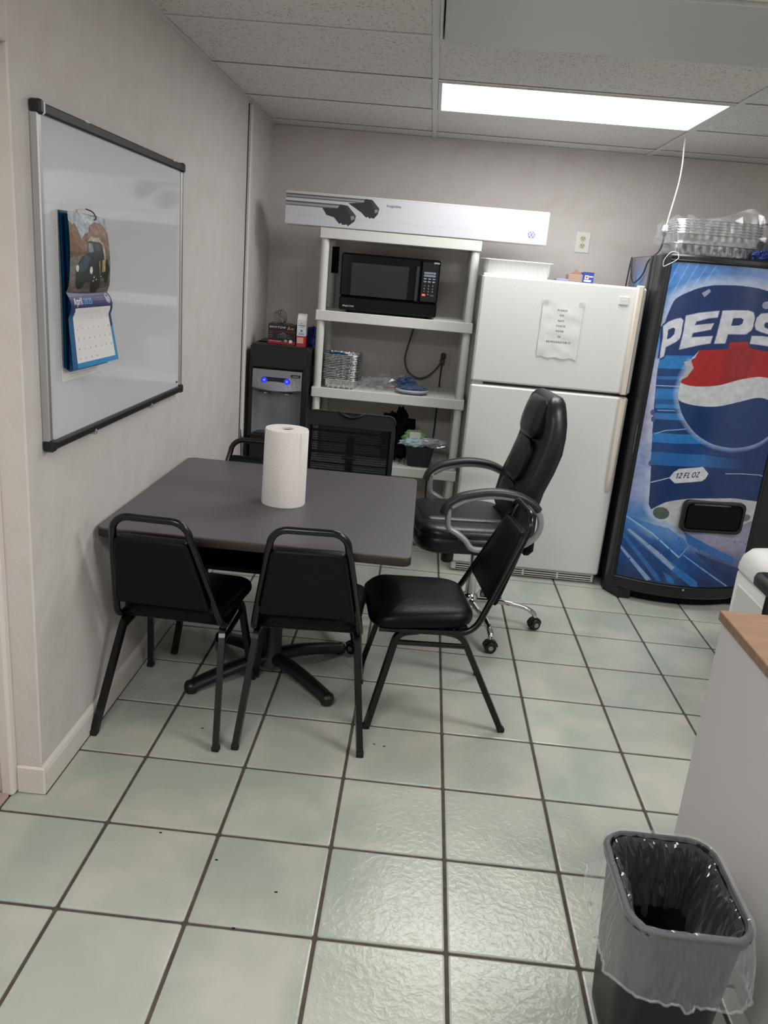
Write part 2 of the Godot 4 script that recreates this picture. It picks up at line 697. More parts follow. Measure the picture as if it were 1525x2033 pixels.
func room() -> void:
	O = Vector3.ZERO
	var fl := put("floor", mb().bx(Vector3(-1.75, -0.12, BZ - 0.1), Vector3(RX + 0.1, -0.0035, FZ + 0.1), 0.001), M.grout)
	struct(fl)
	var shared := {}
	var rest := mb()
	var g := 0.0045
	for i in range(-5, 11):
		for j in range(-10, 11):
			var x0 := 0.32 * i + g
			var x1 := 0.32 * (i + 1) - g
			var z0 := -0.32 * (j + 1) + g
			var z1 := -0.32 * j - g
			if i == -4:
				x0 = -1.275
			if i == -5:
				x0 = -1.7
				x1 = -1.285
				if j > 1:
					continue
			x1 = minf(x1, RX)
			z0 = maxf(z0, BZ)
			z1 = minf(z1, FZ)
			if x1 - x0 < 0.02 or z1 - z0 < 0.02:
				continue
			var c := Vector3((x0 + x1) / 2, 0, (z0 + z1) / 2)
			var s := Vector3(x1 - x0, 0.012, z1 - z0)
			if i <= 5 and i >= -4 and j >= -2:
				var key := "%.3f %.3f" % [s.x, s.z]
				if not shared.has(key):
					shared[key] = tile_mesh(s)
				var o := MeshInstance3D.new()
				o.name = numbered("tile", fl)
				o.mesh = shared[key]
				o.material_override = M.tiles[rng.randi() % 4]
				o.position = c + Vector3(0, rng.randf_range(-0.0006, 0.0), 0)
				fl.add_child(o, true)
			else:
				rest.bx(c - s / 2 - Vector3(0, 0.006, 0), c + s / 2 - Vector3(0, 0.006, 0), 0.002)
	var ro := put("tile", rest, M.tiles[1], fl)
	ro.set_meta("kind", "stuff")
	# walls
	wall("wall_left", Vector3(LX - 0.5, -0.1, BZ - 0.1), Vector3(LX, 2.5, -0.41))
	wall("wall_left_front", Vector3(LX - 0.5, -0.1, 0.52), Vector3(LX, 2.5, FZ + 0.1))
	wall("wall_left_lintel", Vector3(LX - 0.5, 1.975, -0.41), Vector3(LX, 2.5, 0.52))
	wall("wall_back", Vector3(LX - 0.1, -0.1, BZ - 0.12), Vector3(RX + 0.1, 2.5, BZ))
	wall("wall_right", Vector3(RX, -0.1, BZ - 0.1), Vector3(RX + 0.12, 2.5, FZ + 0.1))
	wall("wall_front", Vector3(LX - 0.6, -0.1, FZ), Vector3(RX + 0.1, 2.5, FZ + 0.12))
	# baseboards with an eased top edge
	var prof := PackedVector2Array([Vector2(0, 0), Vector2(0.012, 0), Vector2(0.012, 0.07), Vector2(0.008, 0.082), Vector2(0.0, 0.092)])
	var b := mb().prism(prof, 3.05, rows_frame(Vector3.RIGHT, Vector3.UP, Vector3(LX, 0, BZ)))
	var bl := put("baseboard_left", b, M.trim)
	struct(bl)
	put("dark_strip", mb().bx(Vector3(LX + 0.0118, 0, -3.4), Vector3(LX + 0.0135, 0.004, -0.405), 0.0005), hexa("4a403b", 0.9), bl)  # thin dark strip along the foot of the left baseboard
	struct(put("baseboard_return", mb().bx(Vector3(-1.262, 0, -0.412), Vector3(LX + 0.012, 0.09, -0.4), 0.004), M.trim))
	struct(put("baseboard_back", mb().bx(Vector3(LX, 0, BZ), Vector3(RX, 0.09, BZ + 0.012), 0.004), M.trim))
	# the doorway: casing and a closed door set back in the wall
	struct(put("trim_1", mb().bx(Vector3(-1.302, 0, -0.415), Vector3(-1.262, 1.975, -0.378), 0.008).bx(Vector3(-1.318, 0, -0.41), Vector3(-1.302, 1.96, -0.392), 0.005), M.trim))
	var d := put("door_1", mb().bx(Vector3(-1.355, 0.008, -0.4), Vector3(-1.318, 1.965, 0.51), 0.004).bx(Vector3(-1.32, 0.2, -0.28), Vector3(-1.312, 0.85, 0.4), 0.004).bx(Vector3(-1.32, 1.0, -0.28), Vector3(-1.312, 1.8, 0.4), 0.004), M.door)
	struct(d)
	put("door_handle", mb().lathe([Vector2(0.026, 0), Vector2(0.026, 0.01), Vector2(0.012, 0.016), Vector2(0.012, 0.035), Vector2(0.026, 0.05), Vector2(0.02, 0.066)], Vector3(-1.318, 0.95, 0.44), 16, Basis(Vector3.UP, Vector3.RIGHT, Vector3.BACK)), M.aluminium, d)
	struct(put("trim_2", mb().bx(Vector3(-1.32, -0.002, -0.38), Vector3(-1.275, 0.012, 0.52), 0.004), hexa("a8938c", 0.6)))
	# ceiling: slab above, grid and panels
	var ce := put("ceiling", mb().bx(Vector3(LX - 0.6, CH + 0.09, BZ - 0.1), Vector3(RX + 0.1, CH + 0.2, FZ + 0.1), 0.001), M.grid)
	struct(ce)
	var xs := [LX, -0.257, 0.963, 2.183, RX]
	var zs := [BZ, -3.26, -2.65, -2.04, -1.43, -0.82, -0.21, 0.4, 1.01, 1.62, 2.23, 2.84, FZ]
	for i in 4:
		for j in 12:
			if is_lamp(i, j) or (i == 1 and j == 4):
				continue
			var m: Material = M.pinhole if (i == 1 and j == 1) or (i >= 2 and j <= 1) else M.fissured
			var sag := rng.randf_range(0.0, 0.0025)
			put("ceiling_panel", mb().bx(Vector3(xs[i] + 0.004, CH + 0.0015 + sag, zs[j] + 0.004), Vector3(xs[i + 1] - 0.004, CH + 0.017, zs[j + 1] - 0.004), 0.002), m, ce)
	for x in [-0.257, 0.963, 2.183]:
		put("grid_bar", mb().bx(Vector3(x - 0.012, CH - 0.003, BZ), Vector3(x + 0.012, CH + 0.0012, FZ), 0.0008).bx(Vector3(x - 0.001, CH, BZ), Vector3(x + 0.001, CH + 0.03, FZ), 0.0005), M.grid, ce)
	for i in 4:
		for j in range(1, 12):
			put("grid_bar", mb().bx(Vector3(xs[i] + 0.012, CH - 0.0022, zs[j] - 0.009), Vector3(xs[i + 1] - 0.012, CH + 0.0012, zs[j] + 0.009), 0.0008), M.grid, ce)
	put("wall_angle", mb().bx(Vector3(LX, CH - 0.001, BZ), Vector3(LX + 0.02, CH + 0.0012, FZ), 0.0004).bx(Vector3(LX, CH - 0.001, BZ), Vector3(RX, CH + 0.0012, BZ + 0.02), 0.0004), M.grid, ce)


func tile_mesh(s: Vector3) -> ArrayMesh:
	var keep := O
	O = Vector3.ZERO
	var b := mb()
	var p := rr(s.x, s.z, 0.006, 2)
	b.loft([lay(p, 0.0, -0.012), lay(p, 0.0, -0.003), lay(p, 0.0012, -0.0009), lay(p, 0.005, 0.0)])
	O = keep
	return b.mesh()


func is_lamp(i: int, j: int) -> bool:
	return (i == 1 and j == 2) or (i == 2 and j == 5) or (i == 0 and j == 8) or (i == 3 and j == 8)


func ceiling_lights() -> void:
	var xs := [LX, -0.257, 0.963, 2.183, RX]
	var zs := [BZ, -3.26, -2.65, -2.04, -1.43, -0.82, -0.21, 0.4, 1.01, 1.62, 2.23, 2.84, FZ]
	var names := {
		"1 2": "lit rectangular ceiling light panel with a white cord hanging at its corner", "2 5": "lit rectangular ceiling light panel to the right of the dark smooth panel",
		"0 8": "lit ceiling light panel behind the viewer near the doorway side", "3 8": "lit ceiling light panel behind the viewer at the far right",
	}
	for i in 4:
		for j in 12:
			if not is_lamp(i, j):
				continue
			var x0: float = xs[i]
			var x1: float = xs[i + 1]
			var z0: float = zs[j]
			var z1: float = zs[j + 1]
			thing("ceiling_light", names["%d %d" % [i, j]], "ceiling light", Vector3((x0 + x1) / 2, CH, (z0 + z1) / 2), "ceiling lights")
			var o: Node3D = get_child(get_child_count() - 1)
			var f := mb()
			var y0 := CH - 0.006
			var y1 := CH + 0.05
			f.bx(Vector3(x0 + 0.013, y0, z0 + 0.011), Vector3(x1 - 0.013, y1, z0 + 0.024), 0.002).bx(Vector3(x0 + 0.013, y0, z1 - 0.024), Vector3(x1 - 0.013, y1, z1 - 0.011), 0.002)
			f.bx(Vector3(x0 + 0.013, y0, z0 + 0.02), Vector3(x0 + 0.03, y1, z1 - 0.02), 0.002).bx(Vector3(x1 - 0.03, y0, z0 + 0.02), Vector3(x1 - 0.013, y1, z1 - 0.02), 0.002)
			f.bx(Vector3(x0 + 0.013, y1 - 0.01, z0 + 0.011), Vector3(x1 - 0.013, y1, z1 - 0.011), 0.002)
			put("frame", f, M.white_metal, o)
			put("diffuser", mb().bx(Vector3(x0 + 0.028, CH - 0.004, z0 + 0.022), Vector3(x1 - 0.028, CH + 0.006, z1 - 0.022), 0.001), M.lamp, o)
			var l := AreaLight3D.new()
			l.name = "lamp"
			l.area_size = Vector2(x1 - x0 - 0.06, z1 - z0 - 0.05)
			l.light_color = Color(0.995, 0.995, 0.99)
			l.light_energy = LAMP * (0.74 if j == 2 else 1.14)
			l.area_range = 12.0
			l.area_attenuation = 2.0
			l.shadow_enabled = true
			l.position = Vector3(0, -0.012, 0)
			l.rotation.x = -PI / 2
			o.add_child(l)
	thing("ceiling_fixture", "smooth unlit grey rectangular ceiling fixture panel in front of the lit one", "ceiling light", Vector3(0.353, CH, -1.125), "ceiling lights")
	var u: Node3D = get_child(get_child_count() - 1)
	var x0 := -0.257 + 0.013
	var x1 := 0.963 - 0.013
	put("frame", mb().bx(Vector3(x0, CH - 0.014, -1.418), Vector3(x1, CH + 0.03, -1.408), 0.002).bx(Vector3(x0, CH - 0.014, -0.842), Vector3(x1, CH + 0.03, -0.832), 0.002).bx(Vector3(x0, CH - 0.014, -1.41), Vector3(x0 + 0.01, CH + 0.03, -0.84), 0.002).bx(Vector3(x1 - 0.01, CH - 0.014, -1.41), Vector3(x1, CH + 0.03, -0.84), 0.002), M.white_metal, u)
	put("lens", mb().bx(Vector3(x0 + 0.016, CH - 0.024, -1.402), Vector3(x1 - 0.016, CH + 0.02, -0.848), 0.003), M.smooth_panel, u)


const LAMP := 2.7


# ---------------------------------------------------------------- left wall
func whiteboard() -> void:
	var w := thing("whiteboard", "large whiteboard with black top and bottom rails on the left wall", "whiteboard", Vector3(LX, 1.025, -1.08))
	var z0 := -1.655
	var z1 := -0.497
	var gloss := hexa("d3d6da", 0.07)
	put("writing_panel", mb().bx(Vector3(LX + 0.002, 1.04, z0 + 0.01), Vector3(LX + 0.016, 1.862, z1 - 0.01), 0.001), gloss, w)
	var rail := hexa("29282b", 0.5)
	put("top_rail", mb().bx(Vector3(LX, 1.85, z0 + 0.01), Vector3(LX + 0.026, 1.876, z1 - 0.01), 0.004), rail, w)
	put("bottom_rail", mb().bx(Vector3(LX, 1.02, z0 + 0.01), Vector3(LX + 0.03, 1.043, z1 - 0.01), 0.004), M.black_plastic, w)
	put("side_rail", mb().bx(Vector3(LX, 1.04, z1 - 0.02), Vector3(LX + 0.022, 1.86, z1), 0.003), M.aluminium, w)
	put("side_seal", mb().bx(Vector3(LX + 0.002, 1.04, z1 - 0.0245), Vector3(LX + 0.0185, 1.855, z1 - 0.02), 0.001), M.black_plastic, w)
	put("side_rail", mb().bx(Vector3(LX, 1.04, z0), Vector3(LX + 0.024, 1.86, z0 + 0.02), 0.003), M.aluminium, w)
	for e in [[z0 + 0.011, 1.862], [z0 + 0.011, 1.031], [z1 - 0.011, 1.862], [z1 - 0.011, 1.031]]:
		var zz: float = e[0]
		var yy: float = e[1]
		put("corner_cap", mb().bx(Vector3(LX, yy - 0.015, zz - 0.013), Vector3(LX + 0.031, yy + 0.018, zz + 0.013), 0.005), M.black_plastic, w)
	put("cap_trim", mb().bx(Vector3(LX + 0.004, 1.847, z1 - 0.024), Vector3(LX + 0.0325, 1.8785, z1 - 0.013), 0.004), M.white_plastic, w)
	for zz in [-0.78, -1.54]:
		put("mounting_clip", mb().bx(Vector3(LX, 1.872, zz - 0.012), Vector3(LX + 0.028, 1.88, zz + 0.012), 0.003), M.white_plastic, w)
	for zz in [-1.28, -0.78]:
		put("mounting_clip", mb().bx(Vector3(LX, 1.012, zz - 0.006), Vector3(LX + 0.032, 1.028, zz + 0.006), 0.002), M.aluminium, w)
	put("maker_mark", mb().bx(Vector3(LX + 0.015, 1.058, z0 + 0.03), Vector3(LX + 0.0166, 1.064, z0 + 0.055), 0.0005), M.black_plastic, w)
	calendar()
	# cable raceway
	var r := thing("cable_raceway", "slim white vertical cable raceway on the left wall beyond the whiteboard", "cable cover", Vector3(LX, 0.595, -2.82))
	put("cover", mb().bx(Vector3(LX, 0.595, -2.846), Vector3(LX + 0.018, 2.3, -2.808), 0.004), M.trim, r)
	put("backing", mb().bx(Vector3(LX, 0.595, -2.808), Vector3(LX + 0.004, 2.3, -2.8), 0.001), M.cord_dark, r)
	O = Vector3(LX + 0.02, 0.0, -2.82)
	var c := put("power_cord", mb().tube(curve(v3([-1.18, 0.64, -2.81, -1.176, 0.55, -2.81, -1.174, 0.35, -2.82, -1.173, 0.02, -2.83])), 0.0035).tube(curve(v3([-1.18, 0.6, -2.815, -1.172, 0.565, -2.85, -1.171, 0.48, -2.92, -1.171, 0.3, -3.0, -1.171, 0.02, -3.1])), 0.004), M.cord_dark)
	tag(c, "pair of thin black cords hanging from the wall raceway beside the water dispenser", "cord")


func calendar() -> void:
	var c := thing("calendar", "hanging wall calendar open at April with a vintage car picture on the whiteboard", "calendar", Vector3(-1.15, 1.19, -0.72))
	# back card and the pages turned over
	put("back_card", mb().bx(Vector3(-1.1735, 1.192, -0.862), Vector3(-1.1715, 1.64, -0.59), 0.0008), M.white_plastic, c)
	var cardim := canvas(256, 128, Color("dcdcdc"))
	text(cardim, "CALENDAR OF SERVICE", 0.55, 0.2, 0.16, Color("4a4d55"), true, true, 0.0, 0.6)
	for k in 2:
		line(cardim, [0.15, 0.5 + 0.2 * k, 0.85, 0.5 + 0.2 * k], 0.03, Color("b5b8bc"))
	var blues := ["0c3d5c", "11547e", "1a2f4c", "0a2a40", "135f95"]
	for k in 5:
		var sh := []
		for i in 9:
			var f := i / 8.0
			var row := []
			for j in 4:
				var u := j / 3.0
				var xx := -1.169 + k * 0.0022 + sin(f * PI) * 0.004 + (f * f) * (0.004 + 0.006 * u)
				row.append(Vector3(xx, 1.638 - f * 0.405 - 0.003 * k, -0.592 - 0.004 * k - 0.25 * u + 0.006 * sin(f * 2.0)))
			sh.append(row)
		var m := hexa(blues[k], 0.35)
		m.cull_mode = BaseMaterial3D.CULL_DISABLED
		put("page", mb().sheet(sh), m, c)
	# picture page: old dark green car in a red rock canyon
	var im := canvas(512, 448, Color("9aa6b4"))
	poly(im, [0, 0, 1, 0, 1, 0.3, 0, 0.3], Color("a9b4be"))
	poly(im, [0.35, 0.0, 0.7, 0.02, 0.6, 0.12, 0.3, 0.1], Color("c5cdd3"))
	poly(im, [0, 0.1, 0.08, 0.16, 0.14, 0.13, 0.2, 0.2, 0.27, 0.33, 0.34, 0.36, 0.36, 0.56, 0, 0.58], Color("7d5e3e"))
	poly(im, [0, 0.24, 0.1, 0.3, 0.2, 0.42, 0.34, 0.5, 0, 0.58], Color("75502c"))
	poly(im, [0.26, 0.33, 0.36, 0.25, 0.46, 0.22, 0.5, 0.14, 0.66, 0.08, 0.86, 0.09, 0.9, 0.12, 1, 0.2, 1, 0.56, 0.3, 0.5], Color("84604f"))
	poly(im, [0.5, 0.15, 0.66, 0.1, 0.86, 0.11, 0.97, 0.24, 0.6, 0.24], Color("957463"))
	poly(im, [0.35, 0.3, 0.55, 0.27, 0.98, 0.3, 0.98, 0.36, 0.4, 0.38], Color("7c4e3d"))
	poly(im, [0, 0.5, 0.4, 0.47, 0.4, 0.52, 0, 0.57], Color("5c4a22"))
	poly(im, [0, 0.56, 0.4, 0.5, 1, 0.48, 1, 1, 0, 1], Color("726a62"))
	poly(im, [0, 0.85, 1, 0.8, 1, 1, 0, 1], Color("6b5c50"))
	oval(im, 0.56, 0.9, 0.42, 0.06, Color("4b463f"))
	var body := Color("14231c")
	oval(im, 0.22, 0.86, 0.1, 0.1, Color("101311"))
	oval(im, 0.57, 0.9, 0.12, 0.12, Color("0e110f"))
	oval(im, 0.87, 0.78, 0.07, 0.1, Color("0e110f"))
	poly(im, [0.12, 0.78, 0.14, 0.66, 0.26, 0.54, 0.4, 0.49, 0.62, 0.5, 0.93, 0.56, 0.98, 0.7, 0.95, 0.78, 0.72, 0.82, 0.66, 0.92, 0.5, 0.88, 0.2, 0.86, 0.13, 0.84], body)
	poly(im, [0.2, 0.64, 0.34, 0.52, 0.5, 0.51, 0.44, 0.58, 0.36, 0.7, 0.22, 0.74], Color("2b4858"))
	poly(im, [0.42, 0.34, 0.48, 0.3, 0.76, 0.31, 0.84, 0.38, 0.86, 0.56, 0.4, 0.54, 0.39, 0.46], Color("15202e"))
	poly(im, [0.42, 0.34, 0.5, 0.275, 0.72, 0.28, 0.84, 0.35, 0.83, 0.39, 0.76, 0.34, 0.47, 0.33], Color("b5a48c"))
	poly(im, [0.43, 0.36, 0.53, 0.36, 0.55, 0.47, 0.41, 0.48], Color("7f8a90"))
	poly(im, [0.6, 0.36, 0.72, 0.37, 0.74, 0.45, 0.6, 0.45], Color("38424c"))
	poly(im, [0.8, 0.38, 0.85, 0.38, 0.88, 0.57, 0.84, 0.57], Color("c0ae90"))
	poly(im, [0.77, 0.57, 0.86, 0.56, 0.85, 0.72, 0.76, 0.73], Color("b8945c"))
	poly(im, [0.67, 0.58, 0.71, 0.58, 0.71, 0.76, 0.69, 0.77], Color("8f7a4e"))
	oval(im, 0.16, 0.69, 0.03, 0.045, Color("d8d8d0"))
	oval(im, 0.47, 0.71, 0.035, 0.05, Color("e2e2da"))
	for s in [[0.54, 0.8], [0.6, 0.83], [0.52, 0.85], [0.72, 0.79]]:
		oval(im, s[0], s[1], 0.012, 0.01, Color("d9d6c2"))
	var A := []
	for i in 13:
		var f := i / 12.0
		var row := []
		for j in 9:
			var u := j / 8.0
			var xl := lerpf(-1.152, -1.147, f) + 0.006 * sin(f * PI)
			var xr := lerpf(-1.148, -1.134, f) + 0.008 * sin(f * PI)
			if f > 0.9:
				xl -= (f - 0.9) * 0.06
				xr -= (f - 0.9) * 0.06
			var z := lerpf(lerpf(-0.608, -0.59, f), lerpf(-0.846, -0.834, f), u)
			row.append(Vector3(lerpf(xl, xr, u) + 0.006 * sin(u * PI) * f, lerpf(1.637 - 0.003 * u, 1.432, f), z))
		A.append(row)
	grain(im, 0.3, 61)
	put("picture_page", mb().sheet(A), printed(im, 0.3), c)
	# month page
	var p := canvas(512, 448, Color("2d87bd"))
	poly(p, [0, 0, 1, 0, 1, 0.5, 0, 0.6], Color("1d3a6c"))
	poly(p, [0, 0, 1, 0, 1, 0.2, 0, 0.22], Color("2c2a5e"))
	poly(p, [0, 0, 1, 0, 1, 0.05, 0, 0.06], Color("57537c"))
	poly(p, [0, 0.3, 0.12, 0.3, 0.1, 1, 0, 1], Color("17598c"))
	rectp(p, 0.1, 0.21, 0.94, 0.93, Color("e3e2e2"))
	text(p, "April", 0.08, 0.135, 0.085, Color("e6e6ee"), true, false, 0.0, 0.19)
	text(p, "2025", 0.3, 0.125, 0.075, Color("4d9fd8"), true, false, 0.0, 0.2)
	for k in 2:
		rectp(p, 0.6, 0.075 + 0.03 * k, 0.8, 0.09 + 0.03 * k, Color("514f80"))
	oval(p, 0.91, 0.1, 0.055, 0.065, Color("c9cbe0"))
	oval(p, 0.91, 0.1, 0.045, 0.053, Color("2c2a5e"))
	line(p, [0.877, 0.065, 0.91, 0.11, 0.943, 0.065], 0.014, Color("c9cbe0"))
	line(p, [0.872, 0.085, 0.893, 0.145, 0.91, 0.105, 0.927, 0.145, 0.948, 0.085], 0.014, Color("c9cbe0"))
	var day := 1
	for r in 5:
		for k in 7:
			if (r == 0 and k < 2) or day > 30:
				continue
			text(p, str(day), 0.17 + 0.12 * k, 0.36 + 0.13 * r, 0.022, Color("8d8d96") if k % 3 else Color("5c5c66"), true)
			day += 1
	for s in [[0.36, 0.3, 0.42, 0.24], [0.52, 0.31, 0.56, 0.25], [0.64, 0.3, 0.68, 0.24], [0.2, 0.45, 0.3, 0.42], [0.26, 0.5, 0.22, 0.44]]:
		line(p, s, 0.004, Color("a9a9b0"))
	var B := []
	for i in 13:
		var f := i / 12.0
		var row := []
		for j in 9:
			var u := j / 8.0
			var xl := lerpf(-1.154, -1.142, f)
			var xr := lerpf(-1.142, -1.11, f)
			var bul := 0.012 * sin(minf(1.0, f * 3.0) * PI) * (1.0 if f < 0.34 else 0.0)
			var z := lerpf(lerpf(-0.588, -0.594, f), lerpf(-0.833, -0.838, f), u)
			row.append(Vector3(lerpf(xl, xr, u) + bul, lerpf(1.434, 1.228 + 0.009 * u, f), z))
		B.append(row)
	put("month_page", mb().sheet(B), printed(p, 0.4), c)
	put("footer_card", mb().print4(Vector3(-1.1712, 1.225, -0.592), Vector3(-1.1712, 1.225, -0.855), Vector3(-1.1712, 1.193, -0.855), Vector3(-1.1712, 1.193, -0.592)), printed(cardim, 0.5), c)
	put("magnet", mb().bx(Vector3(-1.174, 1.632, -0.735), Vector3(-1.164, 1.648, -0.712), 0.004), M.white_plastic, c)
	put("hook", mb().tube(curve(v3([-1.168, 1.652, -0.76, -1.15, 1.645, -0.765, -1.143, 1.63, -0.77, -1.146, 1.625, -0.765])), 0.0018, 6), M.cord_dark, c)


# ---------------------------------------------------------------- table, chairs
func L(s: float, f: float, y: float) -> Vector3:
	return Vector3(s, y, -f)


func stack_chair(label: String) -> Node3D:
	var t := thing("stacking_chair", label, "chair", Vector3.ZERO, "black vinyl stacking chairs round the table")
	# seat cushion, wider at the front, with a waterfall edge
	var o := rr(0.415, 0.375, 0.085, 6)
	for i in o.size():
		var k := lerpf(1.0, 0.84, (o[i].y + 0.1875) / 0.375)
		o[i] = Vector2(o[i].x * k, o[i].y - 0.078)
	var rings := []
	for l in [[0.02, 0.386], [0.004, 0.39], [0.0, 0.4], [0.0, 0.415], [0.004, 0.428], [0.014, 0.438], [0.034, 0.446], [0.07, 0.4505], [0.12, 0.452]]:
		var r := lay(o, l[0], l[1])
		for i in r.size():
			var w := clampf((-r[i].z - 0.14) / 0.11, 0.0, 1.0)
			r[i].y -= 0.022 * w * w * clampf((l[1] - 0.385) / 0.06, 0, 1)
		rings.append(r)
	put("seat", mb().loft(rings), M.vinyl, t)
	put("seat_pan", mb().bx(Vector3(-0.165, 0.376, -0.24), Vector3(0.165, 0.388, 0.085), 0.004), M.black_matte, t)
	# back hoop, one bent tube
	var path := bend([L(0.165, 0.23, 0.372), L(0.182, -0.1, 0.37), L(0.128, -0.25, 0.7)], 0.06, 6)
	for k in 9:
		var a := PI / 2 * k / 8.0
		path.append(L(0.066 + 0.054 * cos(a), -0.266 - 0.012 * sin(a), 0.738 + 0.054 * sin(a)))
	for k in range(path.size() - 1, -1, -1):
		path.append(path[k] * Vector3(-1, 1, 1))
	put("back_frame", mb().tube(path, 0.0115, 10), M.black_steel, t)
	# back pad in the plane of the posts
	var u := Vector3(0, 0.268, 0.102).normalized()
	var f := rows_frame(Vector3.RIGHT, u, L(0, -0.212, 0.597))
	var p := rr(1.0, 1.0, 0.06, 4)
	var pr := []
	for l in [[-0.013, 0.012], [-0.016, 0.004], [-0.012, 0.0], [0.008, 0.0], [0.016, 0.005], [0.02, 0.02], [0.022, 0.06]]:
		var ring := PackedVector3Array()
		for v in p:
			var half: float = lerpf(0.156, 0.114, v.y + 0.5) - l[1]
			ring.append(f * Vector3(v.x * 2.0 * half, v.y * (0.275 - 2.0 * l[1]), -l[0]))
		pr.append(ring)
	put("backrest", mb().loft(pr), M.vinyl, t)
	for s in [-1.0, 1.0]:
		var b := mb().tube(bend([L(0.16 * s, 0.09, 0.366), L(0.17 * s, 0.165, 0.362), L(0.203 * s, 0.249, 0.012)], 0.04), 0.0105, 4)
		put("leg", b, M.black_steel, t)
		b = mb().tube(bend([L(0.16 * s, 0.0, 0.366), L(0.17 * s, -0.065, 0.358), L(0.207 * s, -0.237, 0.012)], 0.04), 0.0105, 4)
		put("leg", b, M.black_steel, t)
		put("side_bar", mb().tube([L(0.174 * s, 0.175, 0.326), L(0.178 * s, -0.085, 0.318)], 0.0095, 8), M.black_steel, t)
		for e in [L(0.204 * s, 0.251, 0), L(0.208 * s, -0.239, 0)]:
			put("foot_cap", mb().bx(e + Vector3(-0.0125, 0.0, -0.0125), e + Vector3(0.0125, 0.018, 0.0125), 0.003), M.rubber, t)
	for e in [0.13, -0.05]:
		put("seat_rail", mb().tube([L(-0.165, e, 0.368), L(0.165, e, 0.368)], 0.009, 8), M.black_steel, t)
	return t


func caster(t: Node3D, c: Vector3, turn: float, wheel: Material, hood: Material) -> void:
	var B := Basis(Vector3.UP, turn)
	var ax := Basis(B.x.cross(Vector3.UP), B.x, Vector3.UP)
	ax = Basis(Vector3.UP, B.x, Vector3.UP.cross(B.x))
	var b := mb()
	for s in [-1.0, 1.0]:
		b.lathe([Vector2(0.006, -0.009), Vector2(0.023, -0.009), Vector2(0.0265, -0.005), Vector2(0.0265, 0.005), Vector2(0.023, 0.009), Vector2(0.006, 0.009)], c + B.x * 0.0125 * s + Vector3(0, 0.0265, 0), 18, ax)
	put("caster_wheel", b, wheel, t)
	var h := mb()
	var rings := []
	for k in 9:
		var a := lerpf(0.1, PI * 0.95, k / 8.0)
		var d := B.z * cos(a) + Vector3.UP * sin(a)
		var ring := PackedVector3Array()
		for w in [[-0.013, 0.0285], [0.013, 0.0285], [0.013, 0.034], [-0.013, 0.034]]:
			ring.append(c + Vector3(0, 0.0265, 0) + d * w[1] + B.x * w[0])
		rings.append(ring)
	h.loft(rings, true, true)
	h.tube([c + Vector3(0, 0.05, 0), c + Vector3(0, 0.075, 0)], 0.007, 8)
	put("caster_hood", h, hood, t)
	var hub := mb()
	for s in [-1.0, 1.0]:
		hub.lathe([Vector2(0.011, -0.002), Vector2(0.011, 0.002)], c + B.x * 0.0225 * s + Vector3(0, 0.0265, 0), 14, ax)
	put("caster_hub", hub, M.grey_plastic, t)


func five_star(t: Node3D, turn: float, first: float, r: float, m: Material, wheel: Material) -> void:
	put("base_hub", mb().lathe([Vector2(0.03, 0.075), Vector2(0.037, 0.085), Vector2(0.037, 0.14), Vector2(0.028, 0.15)], Vector3.ZERO, 20), m, t)
	for k in 5:
		var a := deg_to_rad(first + 72.0 * k)
		var d := Basis(Vector3.UP, -turn) * Vector3(cos(a), 0, sin(a))
		var p := curve([d * 0.02 + Vector3(0, 0.115, 0), d * r * 0.5 + Vector3(0, 0.118, 0), d * r * 0.8 + Vector3(0, 0.106, 0), d * r * 0.96 + Vector3(0, 0.082, 0), d * r + Vector3(0, 0.06, 0)], 5)
		put("base_leg", mb().tube(p, 0.0165, 10, 0.013, Vector3.UP, 0.8), m, t)
		caster(t, d * r, atan2(d.x, d.z) + 0.5 + 0.9 * k, wheel, M.black_plastic)


